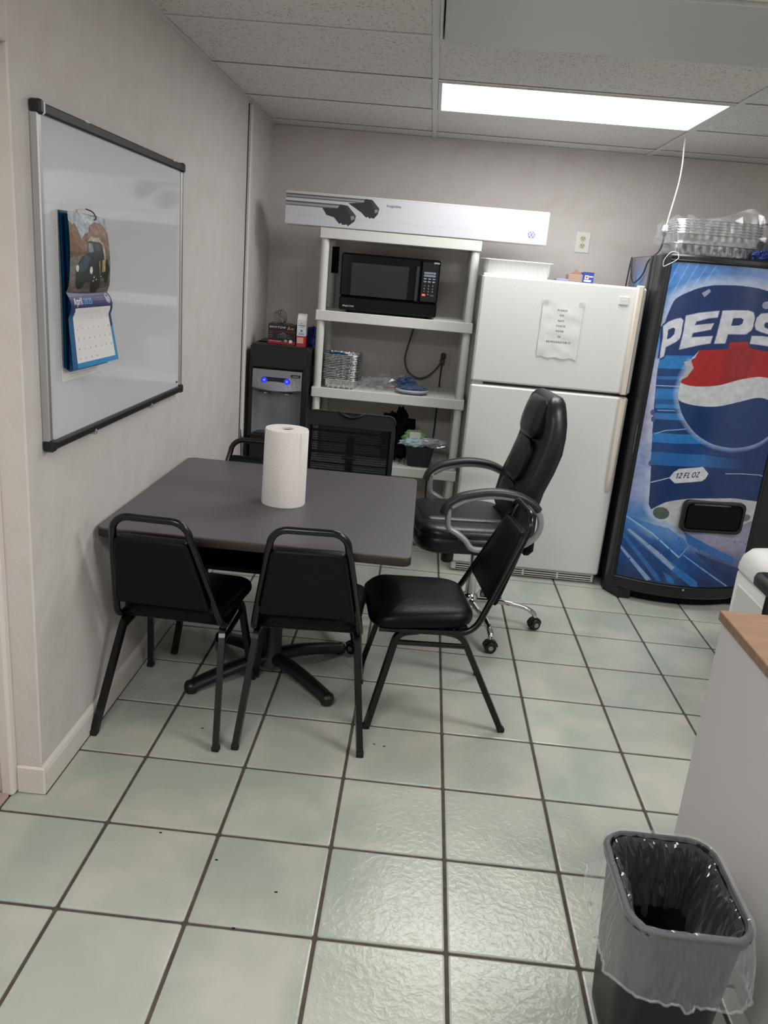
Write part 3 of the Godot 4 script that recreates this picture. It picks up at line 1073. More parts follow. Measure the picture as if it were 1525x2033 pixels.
func leather_chair() -> void:
	var turn := atan2(0.99, -0.14)
	var t := thing("executive_chair", "tall black leather office armchair with silver arms in front of the refrigerator", "office chair", Vector3.ZERO)
	var rings := []
	for l in [[0.455, -0.155, -0.215, 0.19], [0.5, -0.11, -0.222, 0.215], [0.56, -0.088, -0.216, 0.235], [0.62, -0.09, -0.212, 0.245], [0.7, -0.106, -0.228, 0.25], [0.79, -0.138, -0.262, 0.25], [0.87, -0.162, -0.285, 0.247], [0.94, -0.177, -0.291, 0.242], [1.0, -0.182, -0.29, 0.234], [1.05, -0.182, -0.285, 0.215], [1.085, -0.19, -0.28, 0.19], [1.105, -0.206, -0.27, 0.16], [1.112, -0.225, -0.252, 0.13]]:
		var w: float = l[3] * 0.86
		var ring := PackedVector3Array()
		for v in rr(2 * w, l[1] - l[2], 0.05, 6):
			var sag := 0.03 * (1.0 - pow(absf(v.x) / w, 2.0)) if v.y < 0 else 0.0
			ring.append(Vector3(v.x, l[0], -(l[1] + l[2]) / 2.0 + v.y + sag))
		rings.append(ring)
	put("backrest", mb().loft(rings), M.leather, t)
	# padded panels sewn on the front
	var pad := func(y0: float, y1: float, wide: float, thick: float, fa: float, fb: float, called: String) -> void:
		var c0 := L(0, fa, y0)
		var c1 := L(0, fb, y1)
		var fr := rows_frame(Vector3.RIGHT, (c1 - c0).normalized(), (c0 + c1) / 2.0)
		var h := c0.distance_to(c1)
		var R := []
		for k in [[0.012, 0.0], [-thick * 0.4, 0.0], [-thick * 0.75, 0.012], [-thick * 0.95, 0.035], [-thick, 0.06]]:
			R.append(at3(rr(wide - 2 * k[1], h - 2 * k[1], 0.06, 5), fr * Transform3D(Basis.IDENTITY, Vector3(0, 0, k[0]))))
		put(called, mb().loft(R), M.leather, t)
	pad.call(0.915, 1.09, 0.27, 0.03, -0.172, -0.215, "headrest")
	pad.call(0.72, 0.905, 0.24, 0.014, -0.117, -0.168, "back_cushion")
	pad.call(0.545, 0.712, 0.24, 0.014, -0.098, -0.118, "lumbar_cushion")
	put("back_skirt", mb().bx(L(-0.17, -0.225, 0.4), L(0.17, -0.165, 0.52), 0.02), M.black_matte, t)
	# seat: shell and top cushion with raised rolls at the sides
	var o := rr(0.51, 0.47, 0.11, 7)
	for i in o.size():
		o[i].y -= 0.08
	var sr := []
	for l in [[0.05, 0.412], [0.012, 0.424], [0.0, 0.445], [0.0, 0.475], [0.006, 0.492], [0.02, 0.5]]:
		sr.append(lay(o, l[0], l[1]))
	put("seat", mb().loft(sr), M.leather, t)
	sr = []
	for l in [[0.012, 0.488], [0.003, 0.498], [0.003, 0.512], [0.014, 0.528], [0.04, 0.538], [0.09, 0.54], [0.13, 0.534]]:
		sr.append(lay(o, l[0], l[1]))
	put("seat_cushion", mb().loft(sr), M.leather, t)
	sr = []
	var o2 := rr(0.3, 0.4, 0.05, 5)
	for i in o2.size():
		o2[i].y -= 0.085
	for l in [[0.0, 0.52], [0.0, 0.532], [0.014, 0.546], [0.04, 0.55]]:
		sr.append(lay(o2, l[0], l[1]))
	put("seat_panel", mb().loft(sr), M.leather, t)
	# arms: silver loop with a padded top
	for s in [-0.278, 0.278]:
		var loop := curve([L(s, 0.2, 0.63), L(s, 0.199, 0.585), L(s, 0.19, 0.55), L(s, 0.15, 0.525), L(s, 0.115, 0.498), L(s, 0.08, 0.462), L(s * 0.9, 0.0, 0.452), L(s * 0.8, -0.06, 0.45)], 5)
		put("arm_frame", mb().tube(loop, 0.013, 10, 0.013), M.arm_silver, t)
		loop = curve([L(s, 0.19, 0.645), L(s, 0.12, 0.682), L(s, 0.02, 0.7), L(s, -0.08, 0.694), L(s, -0.15, 0.668), L(s, -0.188, 0.63), L(s, -0.2, 0.58), L(s, -0.185, 0.53), L(s * 0.95, -0.145, 0.487), L(s * 0.85, -0.1, 0.46)], 5)
		put("arm_frame", mb().tube(loop, 0.011, 10, 0.014), M.arm_silver, t)
		var path := curve([L(s, 0.222, 0.612), L(s, 0.207, 0.652), L(s, 0.17, 0.682), L(s, 0.12, 0.7), L(s, 0.025, 0.717), L(s, -0.075, 0.71), L(s, -0.145, 0.683), L(s, -0.182, 0.65)], 5)
		put("arm_pad", mb().tube(path, 0.027, 12, 0.0165), M.arm_pad, t)
	put("mechanism", mb().bx(L(-0.1, -0.1, 0.375), L(0.1, 0.13, 0.418), 0.015), M.black_plastic, t)
	put("tilt_knob", mb().lathe([Vector2(0.024, 0.0), Vector2(0.03, 0.006), Vector2(0.03, 0.055), Vector2(0.022, 0.07), Vector2(0.018, 0.1)], L(0, 0.13, 0.3), 16), M.black_plastic, t)
	put("gas_column", mb().lathe([Vector2(0.026, 0.12), Vector2(0.026, 0.27), Vector2(0.02, 0.275), Vector2(0.02, 0.34), Vector2(0.014, 0.345), Vector2(0.014, 0.385)], Vector3.ZERO, 20), M.chrome, t)
	five_star(t, turn, 2.0, 0.315, M.chrome, M.black_plastic)
	t.position = Vector3(0.13, 0, -1.95)
	t.rotation.y = turn


func mesh_chair() -> void:
	var t := thing("mesh_chair", "black mesh-back office chair behind the table facing the viewer", "office chair", Vector3.ZERO)
	var fr := rows_frame(Vector3.RIGHT, Vector3(0, 0.99, 0.09).normalized(), L(0, -0.3, 0.685))
	var path := []
	for v in rr(0.385, 0.44, 0.055, 5):
		path.append(fr * Vector3(v.x, v.y, 0))
	path.append(path[0])
	put("back_frame", mb().tube(path, 0.0155, 10, 0.0155, Vector3.BACK), M.black_plastic, t)
	# fabric band over the top
	var rings := []
	for l in [[-0.016, 0.008], [-0.022, 0.0], [0.018, 0.0], [0.022, 0.01]]:
		rings.append(at3(rr(0.415 - 2 * l[1], 0.07 - 2 * l[1], 0.034, 6), fr * Transform3D(Basis.IDENTITY, Vector3(0, 0.2, l[0]))))
	put("top_band", mb().loft(rings), world_map(bump(hexa("2a282b", 0.9), ntex(noise(0.2, 2, 33), 128, true, 3.0), 0.5), 12.0, false), t)
	var net := mat(Color(0.012, 0.012, 0.014, 0.72), 0.9)
	net.transparency = BaseMaterial3D.TRANSPARENCY_ALPHA
	net.cull_mode = BaseMaterial3D.CULL_DISABLED
	put("mesh_back", mb().bx(fr * Vector3(-0.18, -0.21, 0.0), fr * Vector3(0.18, 0.17, -0.001), 0.0001), net, t)
	var b := mb()
	for k in 34:
		var y := -0.205 + 0.011 * k
		b.tube([fr * Vector3(-0.185, y, 0.004), fr * Vector3(0.185, y, 0.004)], 0.0011, 4)
	var o := put("mesh_thread", b, M.black_matte, t)
	o.set_meta("kind", "stuff")
	for k in 7:
		var y := -0.16 + 0.05 * k
		put("back_rib", mb().tube([fr * Vector3(-0.187, y, 0.014), fr * Vector3(0.187, y, 0.014)], 0.0045, 6), M.black_plastic, t)
	put("grip", mb().tube(curve([fr * Vector3(-0.062, 0.236, -0.008), fr * Vector3(-0.035, 0.222, -0.024), fr * Vector3(0, 0.214, -0.026), fr * Vector3(0.035, 0.222, -0.024), fr * Vector3(0.062, 0.236, -0.008)]), 0.007, 8), M.black_plastic, t)
	var im := canvas(256, 64, Color("15171c"))
	for k in 12:
		rectp(im, 0.03 + 0.08 * k, 0.2, 0.085 + 0.08 * k, 0.55, Color("7f8aa8"))
	rectp(im, 0.05, 0.7, 0.8, 0.78, Color("3a4260"))
	put("tag", mb().print4(fr * Vector3(0.03, 0.03, -0.004), fr * Vector3(-0.035, 0.03, -0.004), fr * Vector3(-0.035, 0.012, -0.004), fr * Vector3(0.03, 0.012, -0.004)), printed(im, 0.6), t)
	put("back_spine", mb().tube(curve([L(0, -0.335, 0.8), L(0, -0.345, 0.6), L(0, -0.32, 0.45), L(0, -0.2, 0.4), L(0, -0.05, 0.395)]), 0.02, 8, 0.012), M.black_plastic, t)
	var s := rr(0.4, 0.42, 0.1, 6)
	var R := []
	for l in [[0.04, 0.41], [0.006, 0.42], [0.0, 0.44], [0.004, 0.47], [0.025, 0.485], [0.08, 0.49]]:
		R.append(lay(s, l[0], l[1]))
	put("seat", mb().loft(R), M.black_matte, t)
	put("gas_column", mb().lathe([Vector2(0.026, 0.12), Vector2(0.026, 0.28), Vector2(0.014, 0.285), Vector2(0.014, 0.41)], Vector3.ZERO, 16), M.black_plastic, t)
	five_star(t, PI, 65.0, 0.3, M.black_plastic, M.black_plastic)
	t.position = Vector3(-0.5, 0, -1.775)
	t.rotation.y = PI


func table_and_chairs() -> void:
	var t := thing("dining_table", "square dark brown laminate table on a black pedestal against the left wall", "table", Vector3(-0.676, 0, -1.312))
	var o := rr(1.008, 1.015, 0.03, 5)
	for i in o.size():
		o[i] += Vector2(-0.676, -1.312)
	put("tabletop", mb().loft([lay(o, 0.002, 0.677), lay(o, 0.002, 0.7045), lay(o, 0.004, 0.7055)]), M.laminate, t)
	put("edge_band", mb().loft([lay(o, 0.002, 0.6735), lay(o, 0.0, 0.675), lay(o, 0.0, 0.702), lay(o, 0.002, 0.7042)]), M.table_edge, t)
	put("worn_lip", mb().loft([lay(o, -0.0004, 0.7005), lay(o, -0.0004, 0.7032), lay(o, 0.0015, 0.7048)]), hexa("54473f", 0.6), t)
	var c := Vector3(-0.68, 0, -1.27)
	put("column", mb().lathe([Vector2(0.06, 0.05), Vector2(0.05, 0.08), Vector2(0.04, 0.1), Vector2(0.04, 0.65)], c, 20), M.black_plastic, t)
	put("top_plate", mb().bx(c + Vector3(-0.26, 0.649, -0.03), c + Vector3(0.26, 0.674, 0.03), 0.005).bx(c + Vector3(-0.03, 0.649, -0.26), c + Vector3(0.03, 0.674, 0.26), 0.005), M.black_plastic, t)
	for e in [[-0.255, 0.215], [0.25, 0.2], [0.25, -0.215], [-0.25, -0.21]]:
		var d := Vector3(e[0], 0, e[1])
		var p := curve([c + Vector3(0, 0.075, 0), c + d * 0.4 + Vector3(0, 0.066, 0), c + d * 0.8 + Vector3(0, 0.042, 0), c + d + Vector3(0, 0.026, 0)], 6)
		put("base_leg", mb().tube(p, 0.033, 12, 0.026, Vector3.UP, 0.85).lathe([Vector2(0.012, 0.002), Vector2(0.023, 0.006), Vector2(0.0275, 0.018), Vector2(0.0275, 0.03), Vector2(0.023, 0.042), Vector2(0.01, 0.048)], c + d, 16), M.black_plastic, t)
	# scratches of dried white residue near the far corner
	for k in 6:
		var a := Vector3(-1.1 + rng.randf_range(0, 0.17), 0.7057, -1.58 + rng.randf_range(-0.07, 0.07))
		put("scuff", mb().bx(a, a + Vector3(rng.randf_range(0.006, 0.026), 0.0004, rng.randf_range(0.002, 0.006)), 0.0001), hexa("8c898e", 0.8), t)
	# paper towels
	var w := thing("paper_towel_roll", "white paper towel roll standing on the dark table", "paper towels", Vector3(-0.662, 0.706, -1.271))
	var ring := []
	for l in [[0.0, 0.079], [0.004, 0.0805], [0.274, 0.079], [0.279, 0.077], [0.279, 0.024], [0.25, 0.021]]:
		var r := PackedVector3Array()
		for k in 40:
			var a := TAU * k / 40
			var rad: float = l[1] + (0.0012 * sin(a * 3.0 + l[0] * 9.0) if l[1] > 0.07 else 0.0)
			r.append(Vector3(-0.662 + rad * cos(a), 0.706 + l[0], -1.271 + rad * sin(a)))
		ring.append(r)
	put("paper", mb().loft(ring, false), M.paper, w)
	put("loose_edge", mb().bx(Vector3(-0.603, 0.71, -1.221), Vector3(-0.599, 0.98, -1.219), 0.001), M.paper, w)
	put("core", mb().lathe([Vector2(0.0205, 0.0), Vector2(0.0205, 0.272), Vector2(0.0185, 0.272), Vector2(0.0185, 0.05)], Vector3(-0.662, 0.707, -1.271), 20), hexa("6a5142", 0.9), w)
	var s := stack_chair("black vinyl stacking chair nearest the left wall at the near side of the table")
	s.position = Vector3(-0.951, 0, -0.959)
	s.rotation.y = -0.04
	copy(s, Vector3(-0.505, 0, -0.988), 0.08, "middle stacking chair of the three near ones, its back to the viewer")
	copy(s, Vector3(-0.055, 0, -1.182), atan2(0.985, -0.15), "black stacking chair turned sideways at the table's right end before the leather chair")
	copy(s, Vector3(-0.885, 0, -1.59), PI, "black vinyl stacking chair at the far side of the table beside the water dispenser")
	mesh_chair()
	leather_chair()


# ---------------------------------------------------------------- foil, film
# points along a rounded rectangle at even steps
func per(w: float, d: float, r: float, m: int) -> PackedVector2Array:
	var base := rr(w, d, r, 8)
	var n := base.size()
	var lens := PackedFloat32Array([0.0])
	for i in n:
		lens.append(lens[i] + base[i].distance_to(base[(i + 1) % n]))
	var o := PackedVector2Array()
	var k := 0
	for i in m:
		var s := lens[n] * i / m
		while lens[k + 1] < s:
			k += 1
		o.append(base[k].lerp(base[(k + 1) % n], (s - lens[k]) / maxf(1e-6, lens[k + 1] - lens[k])))
	return o


func pan_mesh(w: float, d: float, h: float, rib: float, m := 120) -> MB:
	var b := mb()
	var o := per(w, d, 0.045, m)
	var rings := []
	for l in [[0.03, 0.0, 0.0], [0.022, 0.001, 0.3], [0.016, h * 0.3, 1.0], [0.011, h * 0.9, 1.0], [0.008, h - 0.003, 0.2], [0.0, h - 0.003, 0.0], [-0.002, h - 0.001, 0.0], [-0.001, h + 0.0015, 0.0], [0.003, h + 0.001, 0.0], [0.009, h, 0.2], [0.012, h * 0.9, 1.0], [0.017, h * 0.3, 1.0], [0.024, 0.003, 0.3], [0.034, 0.002, 0.0]]:
		var r := lay(o, l[0], l[1])
		for i in r.size():
			var c := Vector3(r[i].x, 0, r[i].z).normalized()
			r[i] += c * rib * l[2] * (0.5 + 0.5 * sin(i * PI * 0.5 + 0.6)) + Vector3(0, rib * 0.3 * (1.0 - l[2]) * sin(i * 1.7) * (l[1] / h), 0)
		rings.append(r)
	return b.loft(rings, true)


func crumple(called: String, parent: Node, c: Vector3, s: Vector3, m: Material, sd: int, rough := 0.35, seg := 26) -> MeshInstance3D:
	var n := noise(1.6, 3, sd, FastNoiseLite.TYPE_SIMPLEX)
	var b := mb()
	var rings := []
	for i in range(1, seg / 2):
		var th := PI * i / (seg / 2.0)
		var r := PackedVector3Array()
		for j in seg:
			var ph := TAU * j / seg
			var d := Vector3(sin(th) * cos(ph), cos(th), sin(th) * sin(ph))
			var k := 1.0 + rough * n.get_noise_3dv(d * 1.3) * 1.6
			var p := d * k
			p.y = clampf(p.y, -0.75, 2.0)
			r.append(c + p * s)
		rings.append(r)
	return put(called, b.loft(rings, true, true), m, parent)


# ---------------------------------------------------------------- shelf unit and what stands on it
func shelf_unit() -> void:
	var x0 := -0.817
	var x1 := 0.057
	var zf := -2.96
	var zb := -3.42
	var t := thing("shelving_unit", "tall white plastic shelving unit with five shelves between the water dispenser and refrigerator", "shelf", Vector3(-0.38, 0, -3.19))
	var tops := [1.755, 1.322, 0.895, 0.475, 0.085]
	for k in 5:
		var y: float = tops[k]
		var b := mb()
		b.bx(Vector3(x0, y - 0.056, zf - 0.012), Vector3(x1, y, zf), 0.003).bx(Vector3(x0, y - 0.056, zb), Vector3(x1, y, zb + 0.012), 0.003)
		b.bx(Vector3(x0, y - 0.056, zb + 0.005), Vector3(x0 + 0.012, y, zf - 0.005), 0.003).bx(Vector3(x1 - 0.012, y - 0.056, zb + 0.005), Vector3(x1, y, zf - 0.005), 0.003)
		var s := put("shelf", b, M.shelf, t)
		b = mb()
		for i in 14:
			var z := lerpf(zb + 0.03, zf - 0.03, i / 13.0)
			b.bx(Vector3(x0 + 0.01, y - 0.012, z - 0.006), Vector3(x1 - 0.01, y - 0.004, z + 0.006), 0.001)
		for i in 27:
			var x := lerpf(x0 + 0.02, x1 - 0.02, i / 26.0)
			b.bx(Vector3(x - 0.005, y - 0.014, zb + 0.01), Vector3(x + 0.005, y - 0.005, zf - 0.01), 0.001)
		if k < 2:
			b.bx(Vector3(x0 + 0.01, y - 0.02, zb + 0.01), Vector3(x1 - 0.01, y - 0.01, zf - 0.01), 0.001)
		put("deck", b, M.shelf, s)
		for e in [[x0 - 0.001, x0 + 0.002], [x1 - 0.002, x1 + 0.001]]:
			put("end_slot", mb().bx(Vector3(e[0], y - 0.05, zf - 0.018), Vector3(e[1], y - 0.004, zf - 0.003), 0.0005), M.black_matte, s)
	for x in [x0 + 0.028, x1 - 0.028]:
		for z in [zf - 0.032, zb + 0.03]:
			for k in 4:
				var lo: float = tops[k + 1] - 0.02
				var hi: float = tops[k] - 0.05
				put("post", mb().lathe([Vector2(0.0195, lo), Vector2(0.0225, lo + 0.03), Vector2(0.0225, hi - 0.03), Vector2(0.0215, hi)], Vector3(x, 0, z), 18), M.shelf, t)
			put("foot", mb().lathe([Vector2(0.024, 0.0), Vector2(0.024, 0.03), Vector2(0.02, 0.034)], Vector3(x, 0, z), 16), M.shelf, t)
	put("post_label", mb().bx(Vector3(x0 + 0.022, 1.52, zb + 0.05), Vector3(x0 + 0.064, 1.67, zb + 0.055), 0.001), M.black_matte, t)
	microwave()
	roof_bar_box()
	# stack of foil loaf pans
	var c := Vector3(-0.664, 0.892, -3.12)
	O = Vector3.ZERO
	var pm := pan_mesh(0.215, 0.26, 0.052, 0.0018, 96).mesh()
	for k in 16:
		var o := MeshInstance3D.new()
		o.name = numbered("foil_pan", self)
		o.mesh = pm
		o.material_override = M.foil
		o.position = c + Vector3(rng.randf_range(-0.002, 0.002), 0.0092 * k, rng.randf_range(-0.002, 0.002))
		o.rotation.y = rng.randf_range(-0.012, 0.012)
		add_child(o, true)
		tag(o, "%s foil pan up from the lowest in the nested stack on the shelf" % ["", "first", "second", "third", "fourth", "fifth", "sixth", "seventh", "eighth", "ninth", "tenth", "eleventh", "twelfth", "thirteenth", "fourteenth", ""][k] if k > 0 and k < 15 else ("lowest foil pan of the nested stack, its crimped base on the white shelf" if k == 0 else "topmost open foil pan of the nested stack on the white shelf"), "foil pan", "foil pans nested in the stack on the shelf")
	O = c + Vector3(-0.03, 0.15, 0.0)
	tag(crumple("blue_packet", self, c + Vector3(-0.04, 0.178, -0.02), Vector3(0.06, 0.012, 0.05), hexa("3a78a8", 0.3), 3), "small blue packet lying inside the top foil pan of the stack", "packet")
	# crumpled clear bags with cutlery
	O = Vector3(-0.44, 0.895, -3.1)
	tag(crumple("clear_plastic_bag", self, Vector3(-0.46, 0.922, -3.12), Vector3(0.09, 0.035, 0.1), M.film, 11, 0.6), "crumpled clear plastic bag beside the foil pan stack on the shelf", "plastic bag")
	O = Vector3(-0.36, 0.895, -3.2)
	tag(crumple("cutlery_bag", self, Vector3(-0.36, 0.93, -3.22), Vector3(0.13, 0.05, 0.1), M.film, 17, 0.6), "loose clear plastic bag holding red and white picnic cutlery on the shelf", "plastic bag")
	for k in 2:
		O = Vector3(-0.43 + 0.03 * k, 0.895, -3.1)
		var a := Vector3(-0.45 + 0.032 * k, 0.905 + 0.003 * (k % 3), -3.14 + 0.02 * (k % 2))
		var o := put("plastic_fork", mb().tube([a, a + Vector3(0.06, 0.004, 0.01), a + Vector3(0.1, 0.012, 0.02)], 0.004, 6, 0.0025), hexa("8f2a30", 0.4) if k % 2 else M.white_plastic)
		tag(o, "red plastic cutlery piece under the loose clear bag on the shelf" if k % 2 else "white plastic cutlery piece under the loose clear bag on the shelf", "cutlery", "plastic cutlery on the shelf")
	O = Vector3(-0.3, 0.895, -3.18)
	tag(crumple("blue_wrapper", self, Vector3(-0.285, 0.934, -3.2), Vector3(0.055, 0.032, 0.04), hexa("2a5590", 0.25), 23, 0.35), "crumpled glossy blue wrapper behind the wrapped plates on the shelf", "wrapper")
	var pl := thing("paper_plates", "round pack of paper plates in blue shrink wrap on the shelf", "plates", Vector3(-0.245, 0.893, -3.07))
	put("plate_stack", mb().lathe([Vector2(0.06, 0.0), Vector2(0.092, 0.012), Vector2(0.095, 0.02), Vector2(0.09, 0.026), Vector2(0.06, 0.02)], Vector3(-0.245, 0.894, -3.07), 32), hexa("b9bcc4", 0.5), pl)
	crumple("shrink_wrap", pl, Vector3(-0.245, 0.922, -3.08), Vector3(0.085, 0.014, 0.08), hexa("4a5f80", 0.16), 29, 0.2)
	# lower shelf
	var bn := thing("storage_bin", "small black square bin on the lower shelf holding snack packets", "bin", Vector3(-0.17, 0.473, -3.08))
	var R := []
	for l in [[0.018, 0.0], [0.0, 0.115], [-0.004, 0.117], [-0.004, 0.123], [0.004, 0.123], [0.02, 0.01]]:
		R.append(at3(rr(0.165 - 2 * l[0], 0.165 - 2 * l[0], 0.02, 4), rows_frame(Vector3.RIGHT, Vector3.FORWARD, Vector3(-0.168, 0.473 + l[1], -3.08))))
	put("tub", mb().loft(R), hexa("26272a", 0.6), bn)
	O = Vector3(-0.2, 0.59, -3.06)
	tag(crumple("green_snack_packet", self, Vector3(-0.2, 0.635, -3.08), Vector3(0.07, 0.045, 0.045), hexa("8fb878", 0.3), 37, 0.25), "bright green snack packet on top of the black bin", "snack packet")
	O = Vector3(-0.21, 0.63, -3.04)
	tag(put("white_carton", mb().bx(Vector3(-0.235, 0.635, -3.055), Vector3(-0.17, 0.672, -3.03), 0.003), M.white_plastic), "small white carton among the packets on the black bin", "carton")
	O = Vector3(-0.2, 0.6, -3.02)
	tag(crumple("aqua_packet", self, Vector3(-0.2, 0.612, -3.02), Vector3(0.085, 0.026, 0.035), hexa("a3bfc6", 0.25), 41, 0.3), "pale aqua packet at the front of the black bin", "snack packet")
	O = Vector3(-0.1, 0.61, -3.03)
	var cr := crumple("clear_snack_bag", self, Vector3(-0.095, 0.618, -3.03), Vector3(0.085, 0.028, 0.05), hexa("b8b4c0", 0.15, 0.35), 43, 0.35)
	tag(cr, "silvery crinkled bag leaning off the right edge of the black bin", "snack packet")
	O = Vector3(-0.31, 0.48, -3.15)
	tag(crumple("black_bag", self, Vector3(-0.32, 0.6, -3.17), Vector3(0.09, 0.15, 0.09), M.black_matte, 47, 0.5), "slumped black bag behind the mesh chair on the lower shelf", "bag")
	# outlet behind the shelf and its cords
	outlet("wall_outlet", Vector3(-0.0765, 1.06, BZ), M.ivory, "ivory wall outlet with two plugs in it behind the shelving unit")
	O = Vector3(-0.425, 1.322, -3.19)
	put("power_cord", mb().tube(curve(v3([-0.27, 1.33, -3.435, -0.275, 1.24, -3.432, -0.302, 1.12, -3.43, -0.311, 1.045, -3.428, -0.285, 0.975, -3.425, -0.219, 0.939, -3.42, -0.155, 0.962, -3.42, -0.104, 1.02, -3.425, -0.084, 1.055, -3.432]), 8), 0.0058, 8).bx(Vector3(-0.096, 1.035, -3.45), Vector3(-0.066, 1.07, -3.418), 0.006), M.cord_grey, get_node("microwave"))
	O = Vector3(-0.07, 1.08, -3.44)
	tag(put("black_cable", mb().bx(Vector3(-0.092, 1.07, -3.45), Vector3(-0.062, 1.105, -3.42), 0.006).tube(curve(v3([-0.078, 1.085, -3.425, -0.082, 1.02, -3.428, -0.084, 0.9, -3.436, -0.087, 0.6, -3.436, -0.1, 0.2, -3.436, -0.05, 0.04, -3.43]), 8), 0.0045, 8), M.cord_dark), "black cord hanging straight down from the ivory outlet", "cord")


func outlet(called: String, c: Vector3, m: Material, label: String) -> void:
	var o := thing(called, label, "outlet", c, "")
	put("cover_plate", mb().bx(c + Vector3(-0.043, -0.059, 0), c + Vector3(0.043, 0.059, 0.006), 0.003), m, o)
	for s in [-1.0, 1.0]:
		var f := put("socket_face", mb().loft([at3(rr(0.034, 0.03, 0.014, 5), rows_frame(Vector3.RIGHT, Vector3.UP, c + Vector3(0, 0.02 * s, 0.005))), at3(rr(0.033, 0.029, 0.014, 5), rows_frame(Vector3.RIGHT, Vector3.UP, c + Vector3(0, 0.02 * s, 0.008)))]), hexa("cdbfa2", 0.5), o)
		var h := mb()
		for d in [-0.0065, 0.0065]:
			h.bx(c + Vector3(d - 0.0014, 0.02 * s - 0.001, 0.0075), c + Vector3(d + 0.0014, 0.02 * s + 0.008, 0.0086), 0.0003)
		h.lathe([Vector2(0.0025, 0.0075), Vector2(0.0025, 0.0086)], c + Vector3(0, 0.02 * s - 0.007, 0), 8, Basis(Vector3.RIGHT, Vector3.BACK, Vector3.DOWN))
		put("slots", h, M.black_matte, f)
	put("screw", mb().lathe([Vector2(0.003, 0.005), Vector2(0.003, 0.0068)], c, 8, Basis(Vector3.RIGHT, Vector3.BACK, Vector3.DOWN)), M.aluminium, o)


func microwave() -> void:
	var x0 := -0.696
	var x1 := -0.153
	var y0 := 1.322
	var y1 := 1.637
	var z := -3.0
	var t := thing("microwave", "black countertop microwave oven on the white shelving unit", "microwave", Vector3(-0.425, y0, -3.19))
	put("body", mb().bx(Vector3(x0 + 0.004, y0 + 0.012, -3.39), Vector3(x1 - 0.004, y1, z - 0.03), 0.006), M.black_plastic, t)
	for e in [[x0 + 0.05, -3.06], [x1 - 0.05, -3.06], [x0 + 0.05, -3.34], [x1 - 0.05, -3.34]]:
		put("foot", mb().lathe([Vector2(0.012, 0), Vector2(0.014, 0.014)], Vector3(e[0], y0 - 0.004, e[1]), 10), M.rubber, t)
	var d := put("door", mb().bx(Vector3(x0, y0 + 0.085, z - 0.03), Vector3(-0.257, y1 - 0.002, z), 0.008), M.glass_dark, t)
	put("window", mb().bx(Vector3(-0.637, 1.414, z - 0.005), Vector3(-0.322, 1.588, z + 0.0012), 0.001), hexa("1d1d24", 0.2), d)
	put("handle", mb().loft([at3(rr(0.022, 0.19, 0.006, 3), rows_frame(Vector3.RIGHT, Vector3.UP, Vector3(-0.273, 1.503, z - 0.002))), at3(rr(0.022, 0.19, 0.006, 3), rows_frame(Vector3.RIGHT, Vector3.UP, Vector3(-0.273, 1.503, z + 0.012))), at3(rr(0.014, 0.18, 0.006, 3), rows_frame(Vector3.RIGHT, Vector3.UP, Vector3(-0.273, 1.503, z + 0.02)))]), hexa("24272b", 0.25), d)
	put("lower_trim", mb().bx(Vector3(x0, y0 + 0.01, z - 0.03), Vector3(x1, y0 + 0.083, z - 0.001), 0.006), M.glass_dark, t)
	put("control_panel", mb().bx(Vector3(-0.255, y0 + 0.085, z - 0.03), Vector3(x1, y1 - 0.002, z), 0.006), M.glass_dark, t)
	put("release_bar", mb().bx(Vector3(-0.19, 1.614, z - 0.004), Vector3(-0.158, 1.624, z + 0.002), 0.002), M.grey_plastic, t)
	var im := canvas(256, 512, Color("0c0d10"))
	text(im, "4", 0.75, 0.1, 0.02, Color("d8dde0"))
	for k in 2:
		rectp(im, 0.12, 0.24 + 0.07 * k, 0.84, 0.29 + 0.07 * k, Color("7d8fa3"))
		for j in 9:
			rectp(im, 0.16 + 0.074 * j, 0.258 + 0.07 * k, 0.2 + 0.074 * j, 0.272 + 0.07 * k, Color("3d4a58"))
	for r in 2:
		for k in 3:
			rectp(im, 0.12 + 0.27 * k, 0.4 + 0.075 * r, 0.3 + 0.27 * k, 0.418 + 0.075 * r, Color("aab4bd"))
			rectp(im, 0.15 + 0.27 * k, 0.425 + 0.075 * r, 0.27 + 0.27 * k, 0.436 + 0.075 * r, Color("6b757e"))
	for r in 4:
		for k in 3:
			if r < 3:
				text(im, str(r * 3 + k + 1), 0.2 + 0.26 * k, 0.59 + 0.075 * r, 0.03, Color("dfe4e6"), true)
	text(im, "0", 0.46, 0.815, 0.03, Color("dfe4e6"), true)
	poly(im, [0.08, 0.8, 0.3, 0.8, 0.32, 0.815, 0.32, 0.855, 0.3, 0.87, 0.08, 0.87, 0.06, 0.855, 0.06, 0.815], Color("c8363a"))
	rectp(im, 0.12, 0.825, 0.27, 0.845, Color("f0d8d4"))
	rectp(im, 0.6, 0.81, 0.84, 0.86, Color("4b4b58"))
	put("keypad_print", mb().print4(Vector3(-0.248, 1.62, z + 0.0006), Vector3(-0.16, 1.62, z + 0.0006), Vector3(-0.16, 1.415, z + 0.0006), Vector3(-0.248, 1.415, z + 0.0006)), printed(im, 0.2), t)
	var lg := canvas(256, 64, Color("0a0b0d"))
	text(lg, "Magic Chef", 0.5, 0.5, 0.5, Color("c9ccd0"), true, true, 0.0, 0.95)
	put("maker_mark", mb().print4(Vector3(-0.675, 1.362, z + 0.0002), Vector3(-0.61, 1.362, z + 0.0002), Vector3(-0.61, 1.347, z + 0.0002), Vector3(-0.675, 1.347, z + 0.0002)), printed(lg, 0.2), t)


